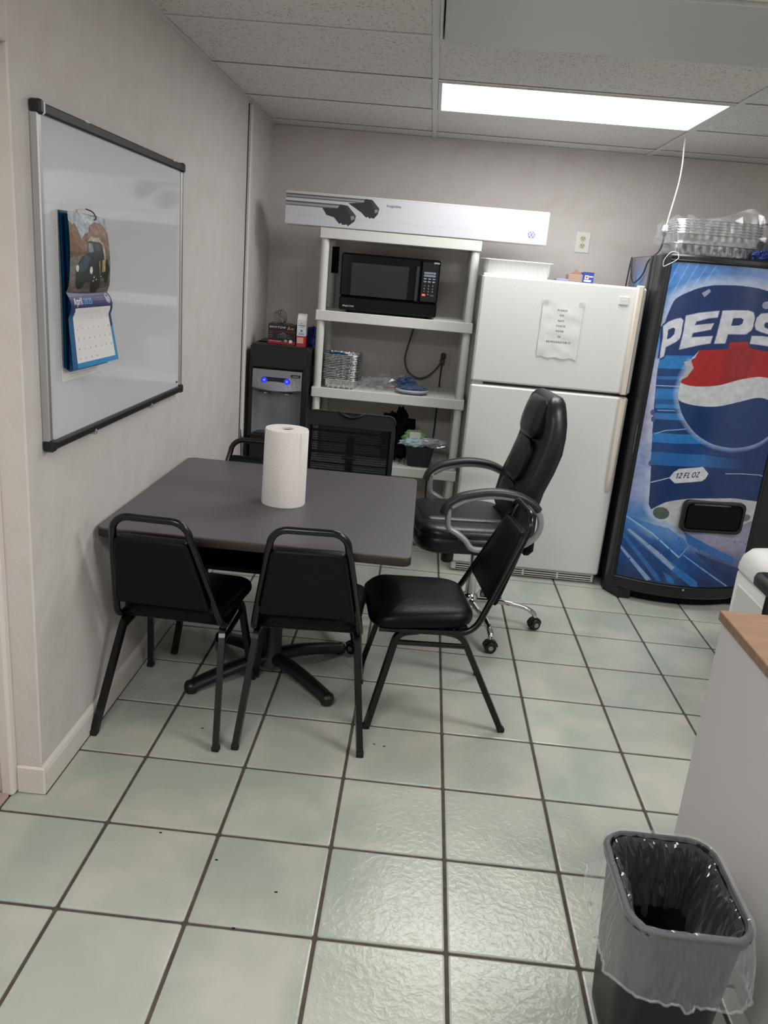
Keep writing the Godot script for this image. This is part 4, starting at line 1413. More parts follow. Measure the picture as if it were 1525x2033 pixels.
func vw_mark(im: Image, x: float, y: float, r: float, asp: float, c: Color, back: Color) -> void:
	oval(im, x, y, r / asp, r, c)
	oval(im, x, y, r * 0.88 / asp, r * 0.88, back)
	var k := r / asp
	line(im, [x - 0.42 * k, y - 0.75 * r, x, y + 0.02 * r, x + 0.42 * k, y - 0.75 * r], 0.17 * r, c)
	line(im, [x - 0.78 * k, y - 0.45 * r, x - 0.4 * k, y + 0.72 * r, x, y - 0.02 * r, x + 0.4 * k, y + 0.72 * r, x + 0.78 * k, y - 0.45 * r], 0.17 * r, c)


func roof_bar_box() -> void:
	var x0 := -1.012
	var x1 := 0.394
	var y0 := 1.757
	var y1 := 1.924
	var z := -2.955
	var t := thing("roof_bar_box", "long white carton printed with black roof bars lying across the top shelf", "box", Vector3(-0.31, y0, -3.03))
	put("carton", mb().bx(Vector3(x0, y0, z - 0.15), Vector3(x1, y1, z), 0.004), hexa("dcdbdf", 0.5), t)
	var im := canvas(2048, 256, Color("cac9cf"))
	rectp(im, 0, 0.0, 1, 0.04, Color("c2c1c6"))
	line(im, [0, 0.71, 1, 0.735], 0.012, Color("b9b9c4"))
	for k in 8:
		rectp(im, 0.0, 0.06 + 0.0165 * k, 0.302, 0.078 + 0.0165 * k, Color("4a4b50").lerp(Color("a0a0a6"), [0.1, 0.0, 0.5, 0.9, 1.0, 0.8, 0.4, 0.2][k]))
		rectp(im, 0.0, 0.285 + 0.0185 * k, 0.207, 0.305 + 0.0185 * k, Color("4a4b50").lerp(Color("a6a6ac"), [0.1, 0.0, 0.5, 0.9, 1.0, 0.8, 0.5, 0.3][k]))
	var dk := Color("2b2b2f")
	poly(im, [0.303, 0.05, 0.329, 0.065, 0.358, 0.315, 0.354, 0.49, 0.34, 0.64, 0.328, 0.62, 0.325, 0.66, 0.316, 0.6, 0.31, 0.63, 0.289, 0.475, 0.238, 0.224, 0.296, 0.175], dk)
	poly(im, [0.322, 0.1, 0.333, 0.09, 0.356, 0.32, 0.352, 0.44, 0.34, 0.36], Color("3d3d42"))
	poly(im, [0.34, 0.37, 0.351, 0.34, 0.354, 0.42, 0.343, 0.47], Color("8b8b90"))
	poly(im, [0.209, 0.283, 0.238, 0.31, 0.271, 0.6, 0.267, 0.776, 0.242, 0.947, 0.238, 0.89, 0.222, 0.92, 0.214, 0.86, 0.209, 0.9, 0.187, 0.7, 0.158, 0.65, 0.14, 0.43, 0.198, 0.42], dk)
	poly(im, [0.228, 0.33, 0.24, 0.33, 0.268, 0.6, 0.264, 0.74, 0.25, 0.62], Color("3d3d42"))
	poly(im, [0.25, 0.63, 0.263, 0.6, 0.267, 0.7, 0.254, 0.76], Color("8b8b90"))
	text(im, "Tragstäbe", 0.412, 0.22, 0.07, Color("3a3a40"), true, true, 0.0, 0.056)
	text(im, "Support bars", 0.411, 0.36, 0.06, Color("c2c2c8"), false, true, 0.0, 0.055)
	vw_mark(im, 0.942, 0.725, 0.115, 8.0, Color("5a60a0"), Color("cac9cf"))
	put("printed_front", mb().print4(Vector3(x0 + 0.003, y1 - 0.003, z + 0.0006), Vector3(x1 - 0.003, y1 - 0.003, z + 0.0006), Vector3(x1 - 0.003, y0 + 0.003, z + 0.0006), Vector3(x0 + 0.003, y0 + 0.003, z + 0.0006)), printed(im, 0.4), t)
	put("end_flap", mb().bx(Vector3(x0 - 0.0015, y0 + 0.01, z - 0.14), Vector3(x0 + 0.001, y1 - 0.008, z - 0.01), 0.0005), hexa("d2d1d5", 0.5), t)


# ---------------------------------------------------------------- refrigerator
func fridge() -> void:
	var x0 := 0.072
	var x1 := 0.872
	var z := -2.6
	var t := thing("refrigerator", "white top-freezer refrigerator with a paper notice on its door", "refrigerator", Vector3(0.47, 0, -2.98))
	put("cabinet", mb().bx(Vector3(x0 + 0.004, 0.03, -3.36), Vector3(x1 - 0.015, 1.583, z - 0.075), 0.006), M.fridge, t)
	put("gasket", mb().bx(Vector3(x0 + 0.012, 0.07, z - 0.078), Vector3(x1 - 0.02, 1.575, z - 0.06), 0.002), hexa("6a6663", 0.7), t)
	var up := put("freezer_door", mb().bx(Vector3(x0 - 0.014, 1.056, z - 0.064), Vector3(x1, 1.584, z), 0.009), M.fridge, t)
	var dn := put("fridge_door", mb().bx(Vector3(x0 - 0.014, 0.058, z - 0.064), Vector3(x1, 1.04, z), 0.009), M.fridge, t)
	put("handle", mb().loft([at3(rr(0.034, 0.54, 0.004, 2), rows_frame(Vector3.RIGHT, Vector3.UP, Vector3(0.838, 1.324, z - 0.01))), at3(rr(0.03, 0.54, 0.004, 2), rows_frame(Vector3.RIGHT, Vector3.UP, Vector3(0.838, 1.324, z + 0.018))), at3(rr(0.02, 0.53, 0.004, 2), rows_frame(Vector3.RIGHT, Vector3.UP, Vector3(0.836, 1.324, z + 0.026)))]), M.cream, up)
	var hp := []
	for e in [[1.036, 0.03, 0.024], [0.9, 0.028, 0.026], [0.75, 0.024, 0.03], [0.62, 0.02, 0.03], [0.56, 0.018, 0.024], [0.535, 0.016, 0.008]]:
		hp.append(at3(rr(e[1], e[2] + 0.012, 0.004, 2), rows_frame(Vector3.RIGHT, Vector3.BACK, Vector3(0.842, e[0], z + (e[2] - 0.012) / 2.0))))
	put("handle", mb().loft(hp), M.cream, dn)
	put("badge", mb().bx(Vector3(0.742, 1.495, z - 0.002), Vector3(0.79, 1.537, z + 0.006), 0.003).bx(Vector3(0.75, 1.518, z + 0.0055), Vector3(0.782, 1.52, z + 0.0068), 0.0005), hexa("d3d3d0", 0.35), up)
	put("hinge", mb().bx(Vector3(x0 - 0.012, 1.04, z - 0.05), Vector3(x0 + 0.05, 1.056, z - 0.006), 0.003), M.aluminium, t)
	put("hinge", mb().bx(Vector3(x0 - 0.01, 1.582, z - 0.06), Vector3(x0 + 0.06, 1.592, z - 0.02), 0.003), M.white_metal, t)
	var g := put("grille", mb().bx(Vector3(x0 - 0.006, 0.006, z - 0.06), Vector3(x1 - 0.016, 0.054, z - 0.022), 0.004), M.white_plastic, t)
	for k in 3:
		for s in 4:
			var a := x0 + 0.02 + 0.19 * s
			put("vent_slot", mb().bx(Vector3(a, 0.0135 + 0.0125 * k, z - 0.024), Vector3(a + 0.18, 0.019 + 0.0125 * k, z - 0.0212), 0.0005), M.black_matte, g)
	for x in [x0 + 0.05, x1 - 0.06]:
		put("foot", mb().lathe([Vector2(0.016, 0), Vector2(0.016, 0.012), Vector2(0.007, 0.014), Vector2(0.007, 0.035)], Vector3(x, 0, z - 0.1), 12), M.black_plastic, t)
		put("foot", mb().lathe([Vector2(0.016, 0), Vector2(0.016, 0.012), Vector2(0.007, 0.014), Vector2(0.007, 0.035)], Vector3(x, 0, -3.3), 12), M.black_plastic, t)
	# the notice, a wavy sheet of paper
	var im := canvas(768, 1024, Color("d9d8d6"))
	var words := ["PLEASE", "DO", "NOT", "TOUCH", "FOOD", "IN", "REFRIGERATOR !!!"]
	var ys := [0.155, 0.243, 0.338, 0.43, 0.52, 0.617, 0.716]
	var ws := [0.24, 0.1, 0.15, 0.23, 0.19, 0.07, 0.6]
	for k in 7:
		text(im, words[k], 0.5, ys[k], 0.034, Color("2a2a2c"), true, true, 0.0, ws[k])
	for k in 9:
		line(im, [0.02 + 0.012 * k, 0.8, 0.2 + 0.09 * k, 0.97], 0.002, Color("d0cfcd"))
	var n := noise(1.4, 2, 77)
	var rows := []
	for i in 15:
		var f := i / 14.0
		var row := []
		for j in 11:
			var u := j / 10.0
			row.append(Vector3(lerpf(0.372, 0.574, u), lerpf(1.486, 1.208, f) + (0.004 * sin(u * 17.0) if i == 14 else 0.0), z + 0.004 + 0.0035 * n.get_noise_2d(u * 2.0, f * 2.4) + 0.003 * f * absf(u - 0.5)))
		rows.append(row)
	var note := thing("paper_notice", "white paper notice asking not to touch food taped to the freezer door", "notice", Vector3(0.473, 1.208, z))
	put("sheet", mb().sheet(rows), printed(im, 0.7), note)
	var tape := mat(Color(0.85, 0.84, 0.8, 0.15), 0.2)
	tape.transparency = BaseMaterial3D.TRANSPARENCY_ALPHA
	for e in [[0.38, 1.482], [0.566, 1.482]]:
		put("tape", mb().bx(Vector3(e[0] - 0.018, e[1] - 0.01, z + 0.008), Vector3(e[0] + 0.018, e[1] + 0.01, z + 0.0085), 0.0001), tape, note)
	# on top
	O = Vector3(0.235, 1.584, -2.84)
	var keep := O
	O = Vector3.ZERO
	var p := pan_mesh(0.37, 0.25, 0.078, 0.0012, 200).mesh()
	O = keep
	var o := MeshInstance3D.new()
	o.name = "roasting_pan"
	o.mesh = p
	o.material_override = world_map(bump(hexa("cfcfce", 0.5, 0.4), ntex(noise(0.03, 3, 12), 256, true, 6.0), 0.3), 6.0)
	o.position = Vector3(0.236, 1.584, -2.82)
	o.rotation.y = -0.06
	add_child(o, true)
	tag(o, "single deep white foil roasting pan on top of the refrigerator", "foil pan")
	var b := thing("torn_carton", "small torn blue and white carton lying open on top of the refrigerator", "box", Vector3(0.56, 1.584, -2.76))
	put("carton_body", mb().bx(Vector3(0.5, 1.584, -2.83), Vector3(0.575, 1.622, -2.74), 0.003), hexa("8d7b6e", 0.7), b)
	var bi := canvas(256, 192, Color("2b3c94"))
	rectp(bi, 0, 0, 1, 0.12, Color("23307c"))
	rectp(bi, 0.2, 0.3, 0.55, 0.65, Color("cfd4ea"))
	rectp(bi, 0.26, 0.38, 0.48, 0.56, Color("b4404a"))
	rectp(bi, 0.6, 0.35, 0.95, 0.45, Color("e6e8f4"))
	rectp(bi, 0.15, 0.72, 0.8, 0.9, Color("d8dcf0"))
	put("printed_side", mb().print4(Vector3(0.572, 1.638, -2.738), Vector3(0.63, 1.638, -2.75), Vector3(0.63, 1.586, -2.75), Vector3(0.572, 1.586, -2.738)).print4(Vector3(0.63, 1.638, -2.75), Vector3(0.63, 1.638, -2.83), Vector3(0.63, 1.586, -2.83), Vector3(0.63, 1.586, -2.75)), printed(bi, 0.4), b)
	put("carton_core", mb().bx(Vector3(0.574, 1.585, -2.83), Vector3(0.628, 1.636, -2.755), 0.002), hexa("2b3c94", 0.4), b)
	put("flap", mb().prism(PackedVector2Array([Vector2(0, 0), Vector2(0.07, 0), Vector2(0.032, 0.028)]), 0.003, rows_frame(Vector3.RIGHT, Vector3(0, 0.9, -0.4).normalized(), Vector3(0.505, 1.62, -2.745))), hexa("7d5a48", 0.8), b)
	put("lid_flap", mb().bx(Vector3(0.44, 1.585, -2.8), Vector3(0.502, 1.596, -2.735), 0.002), hexa("7f86b4", 0.5), b)


# ---------------------------------------------------------------- vending machine
func arc_z(x: float) -> float:
	return -2.47 + 0.085 * (1.0 - pow((x - 1.25) / 0.325, 2.0))


func glow_line(im: Image, a: Array, wide: float, c: Color, steps := 7, alpha := 0.16) -> void:
	var asp := float(im.get_width()) / im.get_height()
	var n := a.size() / 2
	for k in steps:
		var w := wide * (1.0 - float(k) / steps) / 2.0
		var up := PackedVector2Array()
		var dn := PackedVector2Array()
		for i in n:
			var p := Vector2(a[i * 2], a[i * 2 + 1])
			var b := maxi(i - 2, 0) * 2
			var e := mini(i + 2, n - 1) * 2
			var d := (Vector2(a[e], a[e + 1]) - Vector2(a[b], a[b + 1])) * Vector2(asp, 1)
			var m := Vector2(-d.y, d.x).normalized() * w / Vector2(asp, 1)
			up.append(p + m)
			dn.append(p - m)
		dn.reverse()
		up.append_array(dn)
		fillp(im, up, Color(c, alpha))


func letter(im: Image, a: Array, hole: Array, navy: Color, face: Color) -> void:
	var c := a.duplicate()
	c.append(a[0])
	c.append(a[1])
	line(im, c, 0.0095, navy)
	poly(im, a, face)
	line(im, c, 0.0018, Color("8d93a6"))
	if hole:
		poly(im, hole, navy)


func backwards(a: Array) -> Array:
	var o := []
	for i in range(a.size() - 2, -1, -2):
		o.append_array([a[i], a[i + 1]])
	return o


func can_art() -> Image:
	var small := Image.create_empty(80, 200, false, Image.FORMAT_RGBA8)
	var n := noise(0.03, 3, 55)
	for y in 200:
		for x in 80:
			var u := x / 79.0
			var v := y / 199.0
			var c := Color("3f78b8").lerp(Color("7d8fc0"), clampf(u * 1.2, 0, 1))
			c = c.lerp(Color("9ea3be"), smoothstep(0.2, 0.34, v))
			c = c.lerp(Color("8f9cc4"), smoothstep(0.5, 0.62, v))
			c = c.lerp(Color("3e72b0").lerp(Color("857f9c"), smoothstep(0.3, 0.75, u)), smoothstep(0.7, 0.8, v))
			c = c.lerp(Color("1c4482").lerp(Color("2b3560"), smoothstep(0.5, 0.95, u)), smoothstep(0.8 + 0.05 * u, 0.9 + 0.1 * u * u, v))
			c = c.lerp(Color("122a58"), smoothstep(0.93, 1.0, v) * 0.8)
			var g := n.get_noise_2d(x * 1.0, y * 0.6)
			c = c.lightened(maxf(0.0, g) * 0.2).darkened(maxf(0.0, -g) * 0.2)
			small.set_pixel(x, y, c)
	small.resize(640, 1600, Image.INTERPOLATE_CUBIC)
	var im := small
	var white := Color("c6c8d2")
	var navy := Color("173262")
	var top := sm([0.0, 0.19, 0.022, 0.176, 0.029, 0.157, 0.042, 0.132, 0.057, 0.11, 0.086, 0.096, 0.139, 0.082, 0.198, 0.069, 0.283, 0.058, 0.372, 0.054, 0.465, 0.052, 0.597, 0.054, 0.686, 0.06, 0.8, 0.067, 0.9, 0.08, 1.0, 0.105])
	var left := sm([0.031, 0.284, 0.032, 0.329, 0.043, 0.384, 0.055, 0.441, 0.071, 0.497, 0.086, 0.554, 0.104, 0.611, 0.117, 0.651, 0.13, 0.699, 0.142, 0.744, 0.156, 0.758, 0.195, 0.774, 0.267, 0.788])
	var rim := sm([0.164, 0.758, 0.258, 0.727, 0.367, 0.711, 0.483, 0.702, 0.753, 0.694, 0.9, 0.7, 1.0, 0.706])
	for k in 5:
		line(im, [0.05 + 0.06 * k, 0.0, -0.02 + 0.05 * k, 0.1], 0.004, Color(0.75, 0.83, 0.95, 0.25))
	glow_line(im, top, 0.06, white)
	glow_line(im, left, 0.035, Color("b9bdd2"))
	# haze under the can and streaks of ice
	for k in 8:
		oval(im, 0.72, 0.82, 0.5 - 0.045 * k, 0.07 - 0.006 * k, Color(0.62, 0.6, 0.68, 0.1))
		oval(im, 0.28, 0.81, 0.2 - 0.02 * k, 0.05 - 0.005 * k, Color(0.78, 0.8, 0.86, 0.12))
	poly(im, [0.012, 0.829, 0.62, 0.982, 0.637, 1.0, 0.576, 1.0, -0.004, 0.84], Color("2f6cad"))
	poly(im, [0.04, 0.835, 0.3, 0.9, 0.42, 0.94, 0.4, 0.95, 0.2, 0.89, 0.02, 0.84], Color("8a9db8"))
	poly(im, [-0.001, 0.795, 0.204, 0.836, 0.438, 0.904, 0.49, 0.864, 0.463, 0.846, 0.319, 0.811], Color(0.17, 0.4, 0.68, 0.6))
	line(im, [-0.001, 0.795, 0.204, 0.836, 0.438, 0.904], 0.005, Color("8fb2d8"))
	line(im, [0.438, 0.904, 0.49, 0.864], 0.004, Color("5d93c8"))
	poly(im, [-0.008, 0.894, 0.262, 0.992, 0.229, 1.0, -0.013, 0.903], Color("7f9cc4"))
	poly(im, [0.004, 0.851, 0.313, 0.977, 0.339, 0.995, 0.303, 0.994, -0.003, 0.864], Color("2a62a2"))
	poly(im, [0.432, 0.816, 0.903, 0.898, 0.911, 0.92, 0.486, 0.856], Color("2f5f9c"))
	poly(im, [0.468, 0.892, 0.898, 0.996, 0.883, 0.998, 0.465, 0.896], Color("6f93c4"))
	poly(im, [0.33, 0.956, 0.398, 0.971, 0.439, 0.985, 0.436, 0.997, 0.389, 0.992], Color("2f6cad"))
	poly(im, [0.55, 0.88, 1.0, 0.94, 1.0, 1.0, 0.9, 0.99], Color(0.08, 0.16, 0.33, 0.6))
	for k in 60:
		var u := rng.randf()
		oval(im, u, 0.83 + 0.17 * rng.randf(), 0.006, 0.003, Color(0.12, 0.25, 0.48, 0.6))
	# the can
	var can := top.duplicate()
	can.append_array([1.0, 0.706])
	for i in range(rim.size() - 2, -1, -2):
		can.append_array([rim[i], rim[i + 1]])
	for i in range(left.size() - 32, -1, -2):
		can.append_array([left[i], left[i + 1]])
	poly(im, can, Color("18315e"))
	for k in 40:
		var u := rng.randf_range(0.08, 1.0)
		var v := rng.randf_range(0.07, 0.69)
		oval(im, u, v, rng.randf_range(0.02, 0.12), rng.randf_range(0.02, 0.06), Color(0.14, 0.25, 0.46, 0.12))
	poly(im, [0.164, 0.758, 0.258, 0.727, 0.367, 0.711, 0.483, 0.702, 0.753, 0.694, 0.9, 0.7, 1.0, 0.706, 1.0, 0.77, 0.8, 0.8, 0.45, 0.81, 0.267, 0.788, 0.195, 0.774], Color("b3b3b4"))
	oval(im, 0.24, 0.765, 0.06, 0.02, Color(0.2, 0.27, 0.24, 0.8))
	oval(im, 0.92, 0.76, 0.05, 0.012, Color(0.25, 0.32, 0.27, 0.7))
	# light bands down the can's left flank
	var ys := [0.262, 0.302, 0.325, 0.335, 0.363, 0.395, 0.411, 0.424, 0.438, 0.458, 0.5, 0.53, 0.56, 0.6]
	for k in range(0, ys.size() - 1):
		var shade: Color = [Color("2672b0"), Color("1b3f74"), Color("2c66a0"), Color("1c4076"), Color("2b72b2"), Color("1f5590"), Color("2d74b2"), Color("1a3a68"), Color("316fa8"), Color("1d3c68"), Color("2a70b0"), Color("1c3f74"), Color("2560a0")][k]
		var y0: float = ys[k]
		var y1: float = ys[k + 1]
		var l0 := 0.03 + maxf(0.0, (y0 - 0.3) * 0.24)
		var r0 := 0.3 + maxf(0, y0 - 0.42) * 1.2
		poly(im, [l0, y0 + 0.012, r0, y0, r0 + 0.03, y1 - 0.002, l0 + 0.004, y1 + 0.014], shade)
		for e in 8:
			var ra := r0 + 0.04 * e
			poly(im, [ra, y0 + 0.001 * e, ra + 0.04, y0 + 0.001 * (e + 1), ra + 0.07, y1 - 0.002, ra + 0.03, y1 - 0.002], Color(shade, 0.85 - 0.1 * e))
	line(im, [0.04, 0.366, 0.2, 0.36], 0.003, Color("8fb4d8"))
	line(im, [0.09, 0.515, 0.16, 0.5, 0.3, 0.487], 0.003, Color("7fa8d2"))
	line(im, [0.08, 0.441, 0.2, 0.435], 0.004, Color("5f9aca"))
	# the ball
	var ring := sm([0.247, 0.276, 0.216, 0.318, 0.204, 0.347, 0.197, 0.375, 0.214, 0.408, 0.251, 0.442, 0.31, 0.473, 0.387, 0.501, 0.491, 0.522, 0.585, 0.53, 0.687, 0.532, 0.796, 0.525, 0.891, 0.511, 0.958, 0.492, 1.0, 0.47])
	glow_line(im, ring, 0.03, Color("a9b4cc"), 6, 0.2)
	var w1 := sm([0.201, 0.348, 0.24, 0.3525, 0.282, 0.3545, 0.345, 0.353, 0.47, 0.344, 0.608, 0.323, 0.744, 0.31, 0.839, 0.311, 1.0, 0.322])
	var w2 := sm([0.197, 0.388, 0.212, 0.402, 0.281, 0.41, 0.385, 0.412, 0.501, 0.407, 0.631, 0.391, 0.782, 0.373, 0.882, 0.377, 1.0, 0.393])
	var red := [0.216, 0.318, 0.247, 0.276, 0.281, 0.247, 0.481, 0.235, 0.487, 0.215, 0.614, 0.208, 0.639, 0.227, 0.791, 0.233, 1.0, 0.245]
	red.append_array(backwards(w1))
	poly(im, red, Color("9c2226"))
	poly(im, [0.45, 0.24, 0.6, 0.215, 0.7, 0.23, 0.66, 0.315, 0.47, 0.344], Color(0.5, 0.1, 0.11, 0.5))
	var band := w1.duplicate()
	band.append_array(backwards(w2))
	poly(im, band, Color("bdbfc4"))
	var low := w2.duplicate()
	low.append_array([1.0, 0.47])
	low.append_array(backwards(sm([0.197, 0.388, 0.214, 0.408, 0.251, 0.442, 0.31, 0.473, 0.387, 0.501, 0.491, 0.522, 0.585, 0.53, 0.687, 0.532, 0.796, 0.525, 0.891, 0.511, 0.958, 0.492, 1.0, 0.47])))
	poly(im, low, Color("1b3764"))
	# torn patches of the print
	poly(im, [0.18, 0.345, 0.235, 0.33, 0.27, 0.3, 0.24, 0.278, 0.195, 0.285, 0.225, 0.305, 0.21, 0.325], Color("a7a4ac"))
	poly(im, [0.235, 0.278, 0.285, 0.246, 0.265, 0.27], Color("a7b4c8"))
	poly(im, [0.225, 0.082, 0.27, 0.068, 0.285, 0.075, 0.25, 0.093], Color("8c8ea8"))
	for s in [[0.05, 0.45], [0.062, 0.47], [0.1, 0.61]]:
		oval(im, s[0], s[1], 0.014, 0.009, Color("4b5682"))
	# lettering
	var face := Color("c2c5cd")
	letter(im, [0.016, 0.186, 0.047, 0.172, 0.09, 0.162, 0.121, 0.158, 0.142, 0.165, 0.15, 0.191, 0.142, 0.216, 0.118, 0.229, 0.086, 0.239, 0.057, 0.248, 0.056, 0.276, 0.031, 0.284, 0.028, 0.252, 0.027, 0.219], [0.053, 0.196, 0.083, 0.188, 0.096, 0.191, 0.097, 0.207, 0.078, 0.219, 0.056, 0.225], navy, face)
	letter(im, [0.151, 0.15, 0.235, 0.138, 0.368, 0.127, 0.364, 0.147, 0.307, 0.151, 0.228, 0.164, 0.22, 0.175, 0.348, 0.164, 0.335, 0.183, 0.219, 0.198, 0.214, 0.211, 0.356, 0.201, 0.35, 0.223, 0.265, 0.233, 0.148, 0.251, 0.154, 0.202], [], navy, face)
	letter(im, [0.389, 0.126, 0.469, 0.122, 0.572, 0.119, 0.612, 0.123, 0.633, 0.141, 0.635, 0.159, 0.624, 0.175, 0.589, 0.188, 0.459, 0.192, 0.454, 0.219, 0.376, 0.223, 0.383, 0.192, 0.388, 0.144], [0.474, 0.145, 0.528, 0.142, 0.55, 0.146, 0.547, 0.158, 0.524, 0.164, 0.469, 0.167], navy, face)
	letter(im, [0.856, 0.127, 0.723, 0.122, 0.671, 0.125, 0.644, 0.138, 0.641, 0.159, 0.656, 0.172, 0.695, 0.177, 0.78, 0.184, 0.79, 0.19, 0.709, 0.189, 0.636, 0.191, 0.633, 0.214, 0.71, 0.215, 0.781, 0.217, 0.84, 0.214, 0.875, 0.196, 0.878, 0.18, 0.837, 0.169, 0.75, 0.167, 0.723, 0.164, 0.713, 0.157, 0.718, 0.15, 0.738, 0.148, 0.858, 0.153], [], navy, face)
	letter(im, [0.91, 0.132, 0.985, 0.138, 0.98, 0.23, 0.895, 0.222], [], navy, face)
	oval(im, 0.7, 0.1, 0.035, 0.011, Color("8f93ae"))
	# size plate
	line(im, [0.125, 0.671, 0.248, 0.647], 0.003, Color("b9bfd0"))
	line(im, [0.662, 0.615, 0.804, 0.613, 0.961, 0.617, 1.0, 0.622], 0.002, Color("b9bfd0"))
	poly(im, [0.248, 0.647, 0.272, 0.627, 0.307, 0.614, 0.477, 0.599, 0.53, 0.619, 0.516, 0.635, 0.49, 0.645, 0.295, 0.662], Color("c0c2c8"))
	text(im, "12 FL OZ", 0.378, 0.631, 0.0175, Color("232c46"), true, true, 0.25, 0.17, 0.075)
	grain(im, 0.1, 62)
	return im


func vending_machine() -> void:
	var t := thing("vending_machine", "tall dark vending machine with a large blue cola can graphic on its bowed front", "vending machine", Vector3(1.35, 0, -2.8))
	put("cabinet", mb().bx(Vector3(0.9, 0.07, -3.14), Vector3(1.82, 1.745, -2.62), 0.006), hexa("3a3a40", 0.45), t)
	# door: bowed shell
	var p := PackedVector2Array([Vector2(0.896, -2.615), Vector2(0.896, -2.53), Vector2(0.903, -2.5), Vector2(0.915, -2.478), Vector2(0.926, -2.4695)])
	for k in range(1, 25):
		var x := lerpf(0.925, 1.575, k / 24.0)
		p.append(Vector2(x, arc_z(x)))
	p.append_array([Vector2(1.6, -2.468), Vector2(1.8, -2.47), Vector2(1.822, -2.49), Vector2(1.822, -2.615)])
	var rings := []
	for e in [[0.012, 0.052], [0.0, 0.062], [0.0, 1.742], [0.01, 1.75]]:
		var r := PackedVector3Array()
		for v in p:
			var c := Vector2(1.36, -2.6)
			var w: Vector2 = v + (c - v).normalized() * e[0]
			r.append(Vector3(w.x, e[1], w.y))
		rings.append(r)
	var d := put("door", mb().loft(rings), hexa("121316", 0.3), t)
	var rows := []
	for i in 2:
		var row := []
		for k in 33:
			var x := lerpf(0.93, 1.572, k / 32.0)
			row.append(Vector3(x, 1.713 if i == 0 else 0.127, arc_z(x) + 0.002))
		rows.append(row)
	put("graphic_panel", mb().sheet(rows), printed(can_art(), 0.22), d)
	# raised trim along the panel's edges
	for e in [1.722, 0.118]:
		var path := []
		for k in 25:
			var x := lerpf(0.925, 1.575, k / 24.0)
			path.append(Vector3(x, e, arc_z(x) + 0.002))
		put("panel_trim", mb().tube(path, 0.01, 6, 0.005), M.black_plastic, d)
	for x in [0.921, 1.582]:
		put("panel_trim", mb().bx(Vector3(x - 0.011, 0.1, -2.485), Vector3(x + 0.008, 1.74, -2.462), 0.004), M.black_plastic, d)
	# delivery port
	var fx := Vector3(1.5 - 1.171, 0, -2.432 + 2.39).normalized()
	var f := rows_frame(fx, Vector3.UP, Vector3(1.335, 0.51, -2.388))
	var port := []
	for l in [[-0.008, 0.0], [0.012, 0.0], [0.016, 0.006], [0.014, 0.014], [-0.012, 0.02]]:
		port.append(at3(rr(0.325 - 2 * l[1], 0.165 - 2 * l[1], 0.03, 6), f * Transform3D(Basis.IDENTITY, Vector3(0, 0, l[0]))))
	var dp := put("delivery_port", mb().loft(port), M.black_plastic, d)
	put("port_flap", mb().loft([at3(rr(0.28, 0.12, 0.02, 4), f * Transform3D(Basis.IDENTITY, Vector3(0, 0, 0.012))), at3(rr(0.28, 0.12, 0.02, 4), f * Transform3D(Basis.IDENTITY, Vector3(0, 0, 0.0165)))]), M.black_matte, dp)
	put("lock", mb().lathe([Vector2(0.006, 0.0), Vector2(0.006, 0.006), Vector2(0.002, 0.007)], Vector3(1.262, 0.108, arc_z(1.262) + 0.004), 10, Basis(Vector3.RIGHT, Vector3.BACK, Vector3.DOWN)), M.chrome, d)
	put("handle_mark", mb().bx(Vector3(0.909, 0.78, -2.4835), Vector3(0.913, 0.93, -2.479), 0.001), M.grey_plastic, d)
	# selection column at the right
	for k in 8:
		put("selection_button", mb().bx(Vector3(1.66, 1.5 - 0.075 * k, -2.47), Vector3(1.76, 1.56 - 0.075 * k, -2.462), 0.004), hexa("2b4f96", 0.3), d)
	put("coin_slot", mb().bx(Vector3(1.69, 0.82, -2.47), Vector3(1.73, 0.88, -2.464), 0.003), M.aluminium, d)
	# kick plate and feet
	var kp := PackedVector2Array([Vector2(0.92, -3.1), Vector2(0.92, -2.6), Vector2(0.96, -2.52)])
	for k in 13:
		var x := lerpf(0.99, 1.55, k / 12.0)
		kp.append(Vector2(x, arc_z(x) - 0.055))
	kp.append_array([Vector2(1.8, -2.54), Vector2(1.8, -3.1)])
	var kr := []
	for e in [0.004, 0.07]:
		var r := PackedVector3Array()
		for v in kp:
			r.append(Vector3(v.x, e, v.y))
		kr.append(r)
	put("kick_plate", mb().loft(kr), M.black_matte, t)
	put("corner_foot", mb().prism(PackedVector2Array([Vector2(0.9, 2.62), Vector2(0.9, 2.56), Vector2(0.955, 2.455), Vector2(1.02, 2.455), Vector2(1.02, 2.62)]), 0.055, rows_frame(Vector3.RIGHT, Vector3.FORWARD, Vector3.ZERO)), M.black_plastic, t)
	# side decal with its icy glow, and the hinge channel
	var im := Image.create_empty(48, 160, false, Image.FORMAT_RGBA8)
	var n := noise(0.06, 3, 66)
	for y in 160:
		for x in 48:
			var u := x / 47.0
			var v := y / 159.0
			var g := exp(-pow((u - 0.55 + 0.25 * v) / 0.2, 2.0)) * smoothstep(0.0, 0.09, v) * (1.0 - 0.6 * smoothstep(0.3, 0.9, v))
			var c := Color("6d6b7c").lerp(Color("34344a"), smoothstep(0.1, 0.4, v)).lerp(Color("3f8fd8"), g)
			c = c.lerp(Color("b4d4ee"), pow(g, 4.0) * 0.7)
			im.set_pixel(x, y, c.lightened(maxf(0.0, n.get_noise_2d(x * 2.0, y * 0.3)) * 0.35))
	im.resize(192, 640, Image.INTERPOLATE_CUBIC)
	put("side_decal", mb().print4(Vector3(0.8985, 1.74, -3.135), Vector3(0.8985, 1.74, -2.74), Vector3(0.8985, 0.1, -2.74), Vector3(0.8985, 0.1, -3.135)), printed(im, 0.35), t)
